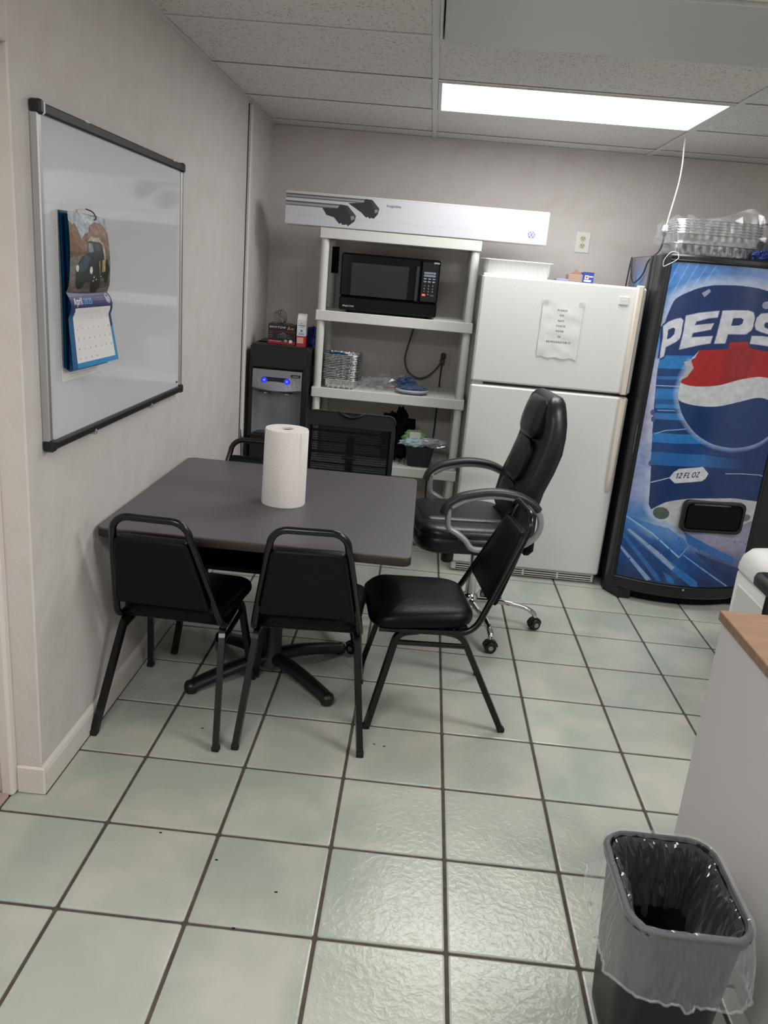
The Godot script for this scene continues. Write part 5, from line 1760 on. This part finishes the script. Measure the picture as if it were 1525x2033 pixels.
	put("hinge_channel", mb().bx(Vector3(0.896, 0.08, -2.735), Vector3(0.902, 1.744, -2.7), 0.002).bx(Vector3(0.896, 0.08, -2.66), Vector3(0.902, 1.744, -2.62), 0.002), M.black_plastic, t)
	# wire loop on the top corner
	O = Vector3(0.92, 1.75, -2.46)
	tag(put("wire_loop", mb().tube(curve(v3([0.952, 1.752, -2.458, 0.93, 1.758, -2.452, 0.912, 1.754, -2.45, 0.898, 1.738, -2.452, 0.889, 1.715, -2.462, 0.893, 1.69, -2.47, 0.912, 1.7, -2.458, 0.938, 1.718, -2.448, 0.95, 1.732, -2.446, 0.946, 1.75, -2.452]), 6), 0.0018, 6), M.cord_white), "thin white wire loop hooked over the vending machine's top corner", "wire")
	# pans in a bag on top
	O = Vector3.ZERO
	var pm := pan_mesh(0.42, 0.3, 0.062, 0.004, 150).mesh()
	for k in 7:
		var o := MeshInstance3D.new()
		o.name = numbered("catering_pan", self)
		o.mesh = pm
		o.material_override = M.foil_soft
		o.position = Vector3(1.17, 1.747 + (0.0 if k == 0 else 0.035 + 0.0125 * k), -2.74)
		o.rotation.y = rng.randf_range(-0.02, 0.02)
		if k > 4:
			o.rotation.z = 0.01
		add_child(o, true)
		tag(o, "lowest catering pan with its ribbed side bare on the vending machine" if k == 0 else "%s catering pan above the bare one on the vending machine" % ["", "first", "second", "third", "fourth", "fifth", "topmost"][k], "foil pan", "catering pans on the vending machine")
	O = Vector3(1.17, 1.81, -2.74)
	var R := []
	var nz := noise(9.0, 3, 81, FastNoiseLite.TYPE_SIMPLEX)
	var o2 := per(0.47, 0.35, 0.06, 64)
	for l in [[0.03, 1.79], [0.0, 1.8], [-0.01, 1.83], [-0.008, 1.86], [0.0, 1.89], [0.012, 1.915], [0.05, 1.93], [0.1, 1.932], [0.15, 1.93]]:
		var r := lay(o2, l[0], l[1])
		for i in r.size():
			var q := r[i] + Vector3(1.17, 0, -2.74)
			var k := nz.get_noise_3dv(q * 1.2)
			r[i] = q + Vector3(r[i].x, 0, r[i].z).normalized() * k * 0.035 + Vector3(0, k * 0.02 + 0.055 * exp(-pow((r[i].x - 0.13) / 0.07, 2.0)) * clampf((l[1] - 1.86) / 0.06, 0, 1), 0)
		R.append(r)
	tag(put("plastic_wrap", mb().loft(R, true, true), M.film), "crinkled clear plastic bag wrapped round the catering pans", "plastic bag")
	# tub, packet at the right
	var tb := thing("storage_tub", "dark grey plastic tub with a lid behind the blue packet on the vending machine", "tub", Vector3(1.58, 1.75, -2.8))
	var TR := []
	for l in [[0.02, 0.0], [0.0, 0.09], [-0.006, 0.092], [-0.006, 0.1], [0.003, 0.1], [0.02, 0.01]]:
		TR.append(at3(rr(0.34 - 2 * l[0], 0.34 - 2 * l[0], 0.03, 4), rows_frame(Vector3.RIGHT, Vector3.FORWARD, Vector3(1.6, 1.748 + l[1], -2.84))))
	put("tub_body", mb().loft(TR), hexa("4c4e50", 0.4), tb)
	put("lid", mb().bx(Vector3(1.43, 1.85, -3.01), Vector3(1.77, 1.862, -2.67), 0.005), hexa("6c6e70", 0.4), tb)
	put("rod", mb().tube([Vector3(1.39, 1.93, -2.8), Vector3(1.75, 1.99, -2.82)], 0.005, 8).tube([Vector3(1.42, 1.93, -2.8), Vector3(1.43, 1.86, -2.8)], 0.004, 6).tube([Vector3(1.74, 1.99, -2.82), Vector3(1.74, 1.86, -2.82)], 0.004, 6), M.black_plastic, tb)
	O = Vector3(1.36, 1.75, -2.55)
	tag(crumple("blue_packet", self, Vector3(1.365, 1.773, -2.545), Vector3(0.045, 0.03, 0.03), hexa("25366e", 0.2), 91, 0.3), "small shiny dark blue packet at the vending machine's top front edge", "packet")


# ---------------------------------------------------------------- water dispenser
func water_cooler() -> void:
	var x0 := -1.163
	var x1 := -0.83
	var z := -2.9
	var t := thing("water_dispenser", "black freestanding water dispenser with a silver front in the left corner", "water dispenser", Vector3(-0.99, 0, -3.09))
	var b := mb()
	b.bx(Vector3(x0, 0.03, -3.3), Vector3(x1, 1.112, -3.02), 0.006).bx(Vector3(x0, 0.978, -3.1), Vector3(x1, 1.112, z), 0.012)
	b.bx(Vector3(x0, 0.03, -3.1), Vector3(-1.142, 1.0, z), 0.006).bx(Vector3(-0.864, 0.03, -3.1), Vector3(x1, 1.0, z), 0.006).bx(Vector3(x0, 0.03, -3.1), Vector3(x1, 0.6, z), 0.006)
	put("cabinet", b, hexa("16171a", 0.36), t)
	put("plinth", mb().bx(Vector3(x0 + 0.01, 0, -3.28), Vector3(x1 - 0.01, 0.035, z - 0.03), 0.003), M.black_matte, t)
	# fascia with a lower lip that bows
	var rings := []
	for k in 13:
		var u := k / 12.0
		var x := lerpf(-1.142, -0.864, u)
		var dip := 0.012 * sin(u * PI)
		var r := PackedVector3Array()
		for v in [[-0.1, 0.978], [0.004, 0.976], [0.008, 0.93], [0.012 + dip, 0.875 - dip], [0.0, 0.865 - dip], [-0.1, 0.865 - dip]]:
			r.append(Vector3(x, v[1], z + v[0]))
		rings.append(r)
	put("fascia", mb().loft(rings, true, true), hexa("85888d", 0.36, 0.35), t)
	var rows := []
	for i in 9:
		var row := []
		for k in 17:
			var u := k / 16.0
			row.append(Vector3(lerpf(-1.142, -0.864, u), lerpf(0.87, 0.6, i / 8.0), z - 0.006 - 0.085 * pow(sin(u * PI), 0.6)))
		rows.append(row)
	var am := hexa("8b8f94", 0.38, 0.35)
	am.cull_mode = BaseMaterial3D.CULL_DISABLED
	put("alcove", mb().sheet(rows), am, t)
	for x in [-1.072, -0.948]:
		put("spout", mb().lathe([Vector2(0.012, 0.0), Vector2(0.014, 0.004), Vector2(0.014, 0.03)], Vector3(x, 0.838, z - 0.03), 14), M.chrome, t)
		put("spout_block", mb().bx(Vector3(x - 0.035, 0.848, z - 0.07), Vector3(x + 0.035, 0.866, z - 0.005), 0.004), M.black_plastic, t)
	var bf := rows_frame(Vector3.RIGHT, Vector3(0, 0.995, -0.1).normalized(), Vector3(-1.01, 0.918, z + 0.0095))
	var pn := put("button_panel", mb().loft([at3(rr(0.165, 0.038, 0.019, 8), bf), at3(rr(0.165, 0.038, 0.019, 8), bf * Transform3D(Basis.IDENTITY, Vector3(0, 0, 0.002)))]), hexa("0f1016", 0.15), t)
	put("button_rim", mb().tube(Array(at3(rr(0.166, 0.039, 0.0195, 8), bf)) + [at3(rr(0.166, 0.039, 0.0195, 8), bf)[0]], 0.0016, 6), hexa("9aa4d8", 0.2, 0.5), pn)
	for s in [-0.064, 0.064]:
		put("button_light", mb().lathe([Vector2(0.0165, 0.0), Vector2(0.0165, 0.003)], bf * Vector3(s, 0, 0.0005), 20, Basis(Vector3.RIGHT, bf.basis.z, -bf.basis.y)), M.blue_led, pn)
		var dm := hexa("aab4ff", 0.3)
		dm.emission_enabled = true
		dm.emission = Color(0.6, 0.65, 1.0)
		dm.emission_energy_multiplier = 0.35
		put("button_drop", mb().lathe([Vector2(0.005, 0.003), Vector2(0.004, 0.0042)], bf * Vector3(s, 0, 0.0005), 10, Basis(Vector3.RIGHT, bf.basis.z, -bf.basis.y)), dm, pn)
		var l := OmniLight3D.new()
		l.name = "button_glow"
		l.light_color = Color(0.25, 0.3, 1.0)
		l.light_energy = 0.0002
		l.omni_range = 4.0
		l.omni_attenuation = 2.0
		l.light_size = 0.012
		l.shadow_enabled = true
		l.position = bf * Vector3(s, 0, 0.012) - t.position
		t.add_child(l)
	var im := canvas(256, 64, Color("0c0d10"))
	text(im, "Follett", 0.5, 0.5, 0.42, Color("c4c8cc"), true, true, 0.15, 0.72)
	put("maker_plate", mb().bx(Vector3(-0.927, 0.943, z + 0.002), Vector3(-0.871, 0.958, z + 0.0085), 0.004).bx(Vector3(-0.92, 0.944, z + 0.003), Vector3(-0.878, 0.957, z + 0.009), 0.001), M.glass_dark, t)
	put("maker_print", mb().print4(Vector3(-0.923, 0.957, z + 0.0094), Vector3(-0.875, 0.957, z + 0.0094), Vector3(-0.875, 0.944, z + 0.0094), Vector3(-0.923, 0.944, z + 0.0094)), printed(im, 0.3), t)
	put("drip_tray", mb().bx(Vector3(-1.14, 0.596, z - 0.08), Vector3(-0.866, 0.612, z + 0.03), 0.006).bx(Vector3(-1.12, 0.61, z - 0.07), Vector3(-0.886, 0.618, z + 0.02), 0.004), M.black_plastic, t)
	# on top
	var g := thing("game_box", "black and red printed toy car box on top of the water dispenser", "box", Vector3(-1.01, 1.112, -3.03))
	put("box_body", mb().bx(Vector3(-1.085, 1.112, -3.07), Vector3(-0.93, 1.222, -3.0), 0.002), hexa("20181a", 0.4), g)
	im = canvas(512, 384, Color("1a1719"))
	rectp(im, 0, 0.86, 1, 1, Color("8e2334"))
	poly(im, [0, 0.8, 0.5, 0.88, 1, 0.84, 1, 1, 0, 1], Color("97263a"))
	rectp(im, 0, 0.34, 1, 0.37, Color("7a2028"))
	rectp(im, 0, 0, 1, 0.03, Color("3b3a3a"))
	text(im, "MOTOR", 0.05, 0.15, 0.1, Color("b9bcb9"), true, false, 0.2, 0.6)
	text(im, "A", 0.76, 0.17, 0.16, Color("e08a4c"), true, true)
	text(im, "m", 0.89, 0.2, 0.1, Color("a9aca9"), true, true)
	poly(im, [0.3, 0.62, 0.36, 0.5, 0.5, 0.45, 0.6, 0.42, 0.66, 0.5, 0.82, 0.54, 0.86, 0.66, 0.5, 0.7, 0.34, 0.7], Color("3c4441"))
	for s in [[0.38, 0.66], [0.76, 0.66]]:
		oval(im, s[0], s[1], 0.07, 0.1, Color("0b0b0b"))
		oval(im, s[0], s[1], 0.03, 0.045, Color("5a605c"))
	line(im, [0.45, 0.5, 0.55, 0.42, 0.65, 0.5], 0.02, Color("8a948e"))
	for k in 5:
		rectp(im, 0.03, 0.44 + 0.06 * k, 0.16, 0.46 + 0.06 * k, Color("6c3038") if k % 2 else Color("77787a"))
	oval(im, 0.66, 0.82, 0.06, 0.07, Color("9c9ca0"))
	oval(im, 0.84, 0.84, 0.065, 0.085, Color("e8d6bc"))
	rectp(im, 0.05, 0.84, 0.5, 0.88, Color("d08a98"))
	put("printed_front", mb().print4(Vector3(-1.084, 1.221, -2.9993), Vector3(-0.931, 1.221, -2.9993), Vector3(-0.931, 1.113, -2.9993), Vector3(-1.084, 1.113, -2.9993)), printed(im, 0.25), g)
	var w := []
	O = Vector3(-1.02, 1.222, -3.03)
	var wb := mb()
	for k in 4:
		var lean := -0.35 + 0.2 * k
		var pts := []
		for i in 17:
			var a := TAU * i / 16.0 - PI / 2
			var q := Vector3(0.018 * cos(a), 0.042 + 0.038 * sin(a), 0.004 * sin(a * 2.0 + k))
			pts.append(Vector3(-1.0, 1.2235, -3.03 + 0.004 * k) + Basis(Vector3.BACK, 0.55 + lean) * q)
		wb.tube(pts, 0.0017, 6)
	wb.tube(curve(v3([-1.075, 1.224, -3.02, -1.05, 1.232, -3.01, -1.02, 1.226, -3.015, -0.99, 1.23, -3.02, -0.95, 1.226, -3.03])), 0.0018, 6)
	tag(put("coiled_wire", wb, M.cord_dark), "coiled thin black wire standing on the toy car box", "wire")
	var c := thing("drink_carton", "tall white and red gable-top carton beside the toy car box", "carton", Vector3(-0.895, 1.112, -3.03))
	var prof := PackedVector2Array([Vector2(-0.06, 1.112), Vector2(0.0, 1.112), Vector2(0.0, 1.255), Vector2(-0.02, 1.278), Vector2(-0.02, 1.288), Vector2(-0.04, 1.288), Vector2(-0.04, 1.278), Vector2(-0.06, 1.255)])
	put("carton_body", mb().prism(prof, 0.052, rows_frame(Vector3.BACK, Vector3.UP, Vector3(-0.87, 0, -3.0))), hexa("dadada", 0.4), c)
	im = canvas(128, 384, Color("d4d6da"))
	rectp(im, 0, 0.62, 1, 1, Color("b3282c"))
	rectp(im, 0.05, 0.68, 0.75, 0.9, Color("d8b8b6"))
	for k in 4:
		rectp(im, 0.1, 0.7 + 0.05 * k, 0.7, 0.715 + 0.05 * k, Color("a86a6a"))
	rectp(im, 0.15, 0.2, 0.85, 0.23, Color("56606c"))
	rectp(im, 0.3, 0.27, 0.75, 0.29, Color("7c8590"))
	oval(im, 0.45, 0.14, 0.08, 0.025, Color("4a90b8"))
	oval(im, 0.5, 0.42, 0.13, 0.045, Color("2f78b4"))
	rectp(im, 0.2, 0.5, 0.8, 0.58, Color("8fa8bc"))
	put("printed_front", mb().print4(Vector3(-0.9215, 1.255, -2.9992), Vector3(-0.8705, 1.255, -2.9992), Vector3(-0.8705, 1.113, -2.9992), Vector3(-0.9215, 1.113, -2.9992)), printed(im, 0.3), c)
	put("red_side", mb().bx(Vector3(-0.871, 1.112, -3.06), Vector3(-0.8692, 1.17, -3.0), 0.0003), hexa("b3282c", 0.4), c)
	O = Vector3(-0.85, 1.112, -3.07)
	tag(crumple("blue_plastic_bag", self, Vector3(-0.845, 1.148, -3.1), Vector3(0.05, 0.06, 0.06), hexa("1b356c", 0.3), 97, 0.35), "dark blue plastic bag tucked between the drink carton and the shelf post", "bag")


# ---------------------------------------------------------------- right foreground
func desk_corner() -> void:
	var t := thing("desk", "white sided desk with a brown wood-look top at the right edge", "desk", Vector3(1.3, 0, 0.2))
	put("desktop", mb().bx(Vector3(0.68, 0.722, -0.517), Vector3(2.0, 0.75, 0.95), 0.002), M.wood, t)
	put("side_panel", mb().bx(Vector3(0.688, 0.0, -0.508), Vector3(0.712, 0.722, 0.94), 0.002), hexa("d2ced0", 0.5), t)
	put("side_panel", mb().bx(Vector3(1.95, 0.0, -0.508), Vector3(1.975, 0.722, 0.94), 0.002), hexa("d2ced0", 0.5), t)
	put("modesty_panel", mb().bx(Vector3(0.71, 0.25, 0.3), Vector3(1.96, 0.722, 0.318), 0.002), hexa("d2ced0", 0.5), t)
	# white chest beyond the desk
	var c := thing("cooler_chest", "white rounded plastic chest with grooved sides beyond the desk", "cooler", Vector3(1.5, 0, -1.45))
	var xs := 0.58
	var zs := 0.5
	var f := rows_frame(Vector3.RIGHT, Vector3.FORWARD, Vector3(1.495, 0, -1.45))
	var body := []
	for l in [[0.0, 0.02], [0.0, 0.03], [-0.002, 0.475], [0.002, 0.48], [0.002, 0.49]]:
		body.append(at3(rr(xs - 2 * l[0], zs - 2 * l[0], 0.05, 6), f * Transform3D(Basis.IDENTITY, Vector3(0, 0, l[1]))))
	put("chest_body", mb().loft(body), M.white_plastic, c)
	var lid := []
	for l in [[-0.002, 0.492], [-0.006, 0.495], [-0.006, 0.515], [0.002, 0.555], [0.02, 0.585], [0.05, 0.598], [0.12, 0.602]]:
		lid.append(at3(rr(xs - 2 * l[0], zs - 2 * l[0], 0.06, 6), f * Transform3D(Basis.IDENTITY, Vector3(0, 0, l[1]))))
	put("lid", mb().loft(lid), M.white_plastic, c)
	put("side_panel", mb().bx(Vector3(1.199, 0.12, -1.63), Vector3(1.21, 0.44, -1.27), 0.008), M.white_plastic, c)
	for e in [[1.25, -1.65], [1.74, -1.65], [1.25, -1.25], [1.74, -1.25]]:
		put("foot", mb().lathe([Vector2(0.018, 0.0), Vector2(0.022, 0.022)], Vector3(e[0], 0, e[1]), 12), M.black_plastic, c)
	# chair at the desk; only an arm of it shows
	var h := thing("desk_chair", "black office chair at the desk showing only its left armrest", "office chair", Vector3(1.34, 0, -0.86))
	var o := rr(0.46, 0.44, 0.1, 6)
	for i in o.size():
		o[i] += Vector2(1.34, -0.86)
	var R := []
	for l in [[0.04, 0.41], [0.004, 0.42], [0.0, 0.45], [0.008, 0.475], [0.04, 0.485]]:
		R.append(lay(o, l[0], l[1]))
	put("seat", mb().loft(R), M.black_matte, h)
	for s in [-1.0, 1.0]:
		var ax: float = 1.34 + 0.29 * s
		var ap := rr(0.085, 0.25, 0.04, 6)
		for i in ap.size():
			ap[i] += Vector2(ax, -0.985)
		var A := []
		for l in [[0.012, 0.63], [0.002, 0.638], [0.0, 0.66], [0.006, 0.674], [0.02, 0.68]]:
			A.append(lay(ap, l[0], l[1]))
		put("arm_pad", mb().loft(A), M.black_plastic, h)
		put("arm_post", mb().tube(curve([Vector3(ax, 0.625, -0.99), Vector3(ax, 0.54, -0.985), Vector3(ax - 0.02 * s, 0.43, -0.96), Vector3(1.34 + 0.15 * s, 0.4, -0.92)]), 0.022, 10, 0.03, Vector3.RIGHT), M.black_plastic, h)
	var bk := []
	for l in [[0.55, 0.0], [0.6, 0.01], [0.85, 0.03], [1.0, 0.05]]:
		bk.append(at3(rr(0.42 - (0.06 if l[0] == 1.0 else 0.0), 0.06, 0.025, 4), rows_frame(Vector3.RIGHT, Vector3.FORWARD, Vector3(1.34, l[0], -1.11 - l[1]))))
	put("backrest", mb().loft(bk), M.black_matte, h)
	put("back_bar", mb().tube(curve([Vector3(1.34, 0.7, -1.15), Vector3(1.34, 0.5, -1.14), Vector3(1.34, 0.4, -1.0)]), 0.02, 8), M.black_plastic, h)
	put("gas_column", mb().lathe([Vector2(0.026, 0.1), Vector2(0.026, 0.28), Vector2(0.014, 0.285), Vector2(0.014, 0.41)], Vector3(1.34, 0, -0.86), 14), M.black_plastic, h)
	for k in 5:
		var a := TAU * k / 5.0 + 0.3
		var d := Vector3(cos(a), 0, sin(a))
		var c0 := Vector3(1.34, 0, -0.86)
		put("base_leg", mb().tube([c0 + Vector3(0, 0.11, 0), c0 + d * 0.27 + Vector3(0, 0.08, 0)], 0.018, 8, 0.014), M.black_plastic, h)
		put("caster", mb().lathe([Vector2(0.012, -0.02), Vector2(0.03, -0.02), Vector2(0.03, 0.02), Vector2(0.012, 0.02)], c0 + d * 0.27 + Vector3(0, 0.03, 0), 14, Basis(Vector3.UP, d, Vector3.UP.cross(d))).tube([c0 + d * 0.27 + Vector3(0, 0.04, 0), c0 + d * 0.27 + Vector3(0, 0.09, 0)], 0.008, 6), M.black_plastic, h)


func waste_bin() -> void:
	var cx := 0.432
	var cz := 0.142
	var t := thing("waste_bin", "black rectangular wastebasket with a clear liner against the desk side", "waste bin", Vector3(cx, 0, cz))
	var f := rows_frame(Vector3.RIGHT, Vector3.FORWARD, Vector3(cx, 0, cz))
	var R := []
	for l in [[0.03, 0.0], [0.026, 0.003], [0.006, 0.372], [-0.002, 0.376], [-0.004, 0.39], [0.0, 0.397], [0.006, 0.397], [0.008, 0.39], [0.03, 0.02], [0.06, 0.012]]:
		R.append(at3(rr(0.245 - 2 * l[0], 0.295 - 2 * l[0], 0.06, 7), f * Transform3D(Basis.IDENTITY, Vector3(0, 0, l[1]))))
	put("bucket", mb().loft(R), hexa("0e0e10", 0.42), t)
	# liner: outside skirt, over the rim, and down inside
	var lt := thing("bin_liner", "crinkled clear plastic liner folded over the rim of the black wastebasket", "bin liner", Vector3(cx, 0.25, cz))
	var n := noise(1.0, 3, 123, FastNoiseLite.TYPE_SIMPLEX)
	var o := per(0.245, 0.295, 0.06, 200)
	for side in 2:
		var m := mat(Color(0.93, 0.94, 0.97, 0.11 if side == 0 else 0.035), 0.08)
		m.transparency = BaseMaterial3D.TRANSPARENCY_ALPHA
		m.cull_mode = BaseMaterial3D.CULL_DISABLED
		m.metallic_specular = 1.0
		var lv := []
		for k in 11:
			var u := k / 10.0
			if side == 0:
				lv.append([-0.024 + 0.02 * u * u, 0.255 + 0.135 * u, 0.8 - 0.6 * u])
			else:
				lv.append([0.012 + 0.032 * u, 0.392 - 0.15 * u * u, 0.2 + 1.1 * u])
		if side == 0:
			lv.append_array([[-0.006, 0.399, 0.15], [0.0, 0.403, 0.12], [0.008, 0.402, 0.15], [0.012, 0.392, 0.2]])
		var rings := []
		for l in lv:
			var r := PackedVector3Array()
			var base := lay(o, l[0], l[1])
			for i in base.size():
				var a := TAU * i / base.size()
				var big := n.get_noise_2d(cos(a) * 3.0 + 3.0, sin(a) * 3.0 + l[1] * 5.0)
				var fold := absf(n.get_noise_2d(cos(a + l[1] * 1.5) * 5.0 + 20.0, sin(a + l[1] * 1.5) * 5.0 + l[1] * 3.0))
				var fine := n.get_noise_2d(cos(a) * 22.0, sin(a) * 22.0 + l[1] * 30.0)
				var ou := Vector3(base[i].x, 0, base[i].z).normalized()
				var q := base[i] + Vector3(cx, 0, cz)
				q += ou * ((0.013 if side == 0 else 0.022) * absf(big) + 0.009 * fold + (0.003 if side == 0 else 0.007) * fine) * l[2] * (1.0 if side == 0 else -1.0)
				q.y += 0.016 * big * l[2] + 0.003 * fine * l[2] * (1.0 if side == 1 else float(l[1]) * 2.0 - 0.5)
				if side == 0:
					q.y += (1.0 - smoothstep(0.255, 0.33, l[1])) * (0.012 * sin(a * 2.0 + 0.8) - 0.16 * (q.x - cx))
				r.append(q)
			rings.append(r)
		if side == 0:
			var hem: Array = Array(rings[0])
			hem.append(hem[0])
			var hm := mat(Color(0.95, 0.96, 0.98, 0.12), 0.15)
			hm.transparency = BaseMaterial3D.TRANSPARENCY_ALPHA
			put("hem", mb().tube(hem, 0.003, 6), hm, lt)
		put("outer_fold" if side == 0 else "inner_bag", mb().loft(rings, false, true), m, lt)
	O = Vector3(cx - 0.02, 0.2, cz + 0.05)
	var w := hexa("b9bcc2", 0.2)
	w.transparency = BaseMaterial3D.TRANSPARENCY_ALPHA
	w.albedo_color.a = 0.4
	tag(crumple("crumpled_wrapper", self, Vector3(cx - 0.01, 0.19, cz + 0.03), Vector3(0.035, 0.035, 0.035), w, 131, 0.7, 22), "crumpled clear wrapper lying inside the wastebasket", "wrapper")


func small_things() -> void:
	outlet("wall_outlet", Vector3(0.669, 1.816, BZ), M.white_plastic, "white double wall outlet high above the refrigerator")
	# white cord from the lamp's corner to a plug that hangs over the vending machine
	O = Vector3(0.96, 1.88, -2.76)
	var c := thing("hanging_cable", "white cord hanging from the lit ceiling panel to a plug above the vending machine", "cord", Vector3(0.96, 1.88, -2.76))
	put("cord", mb().tube(curve(v3([0.968, 2.32, -2.77, 0.972, 2.25, -2.768, 0.977, 2.18, -2.765, 0.975, 2.1, -2.76, 0.966, 2.02, -2.757, 0.955, 1.94, -2.755, 0.949, 1.89, -2.752]), 6), 0.0036, 8), M.cord_white, c)
	put("connector", mb().bx(Vector3(0.934, 1.862, -2.765), Vector3(0.96, 1.896, -2.74), 0.006), M.cord_white, c)
	O = Vector3(0.92, 1.7, -2.78)
	tag(put("extension_cord", mb().bx(Vector3(0.94, 1.84, -2.76), Vector3(0.955, 1.862, -2.745), 0.004).tube(curve(v3([0.947, 1.85, -2.752, 0.944, 1.8, -2.752, 0.932, 1.765, -2.755, 0.893, 1.72, -2.76, 0.888, 1.66, -2.8, 0.886, 1.625, -2.88, 0.886, 1.61, -2.97, 0.886, 1.64, -3.04, 0.886, 1.7, -3.08, 0.886, 1.735, -3.1, 0.884, 1.6, -3.12, 0.884, 1.2, -3.15]), 6), 0.0042, 8), M.cord_dark), "thin dark cord looping from the hanging plug down beside the vending machine", "cord")
	# specks of dirt on the floor
	for e in [[755, -0.36, -1.0], [0, 0, 0]]:
		pass
	var sp := [[-0.235, -0.845], [-0.2, -0.838], [-0.8, -0.3], [-0.62, -0.22], [-0.44, -0.13], [-0.52, 0.0], [-0.83, -0.83]]
	for e in sp:
		O = Vector3(e[0], 0.0, e[1])
		tag(put("debris", mb().bx(Vector3(e[0] - 0.004, 0.0, e[1] - 0.002), Vector3(e[0] + 0.004, 0.0015, e[1] + 0.002), 0.0006), M.black_matte), "tiny dark speck of dirt lying on the floor tiles", "debris", "specks of dirt on the floor tiles")
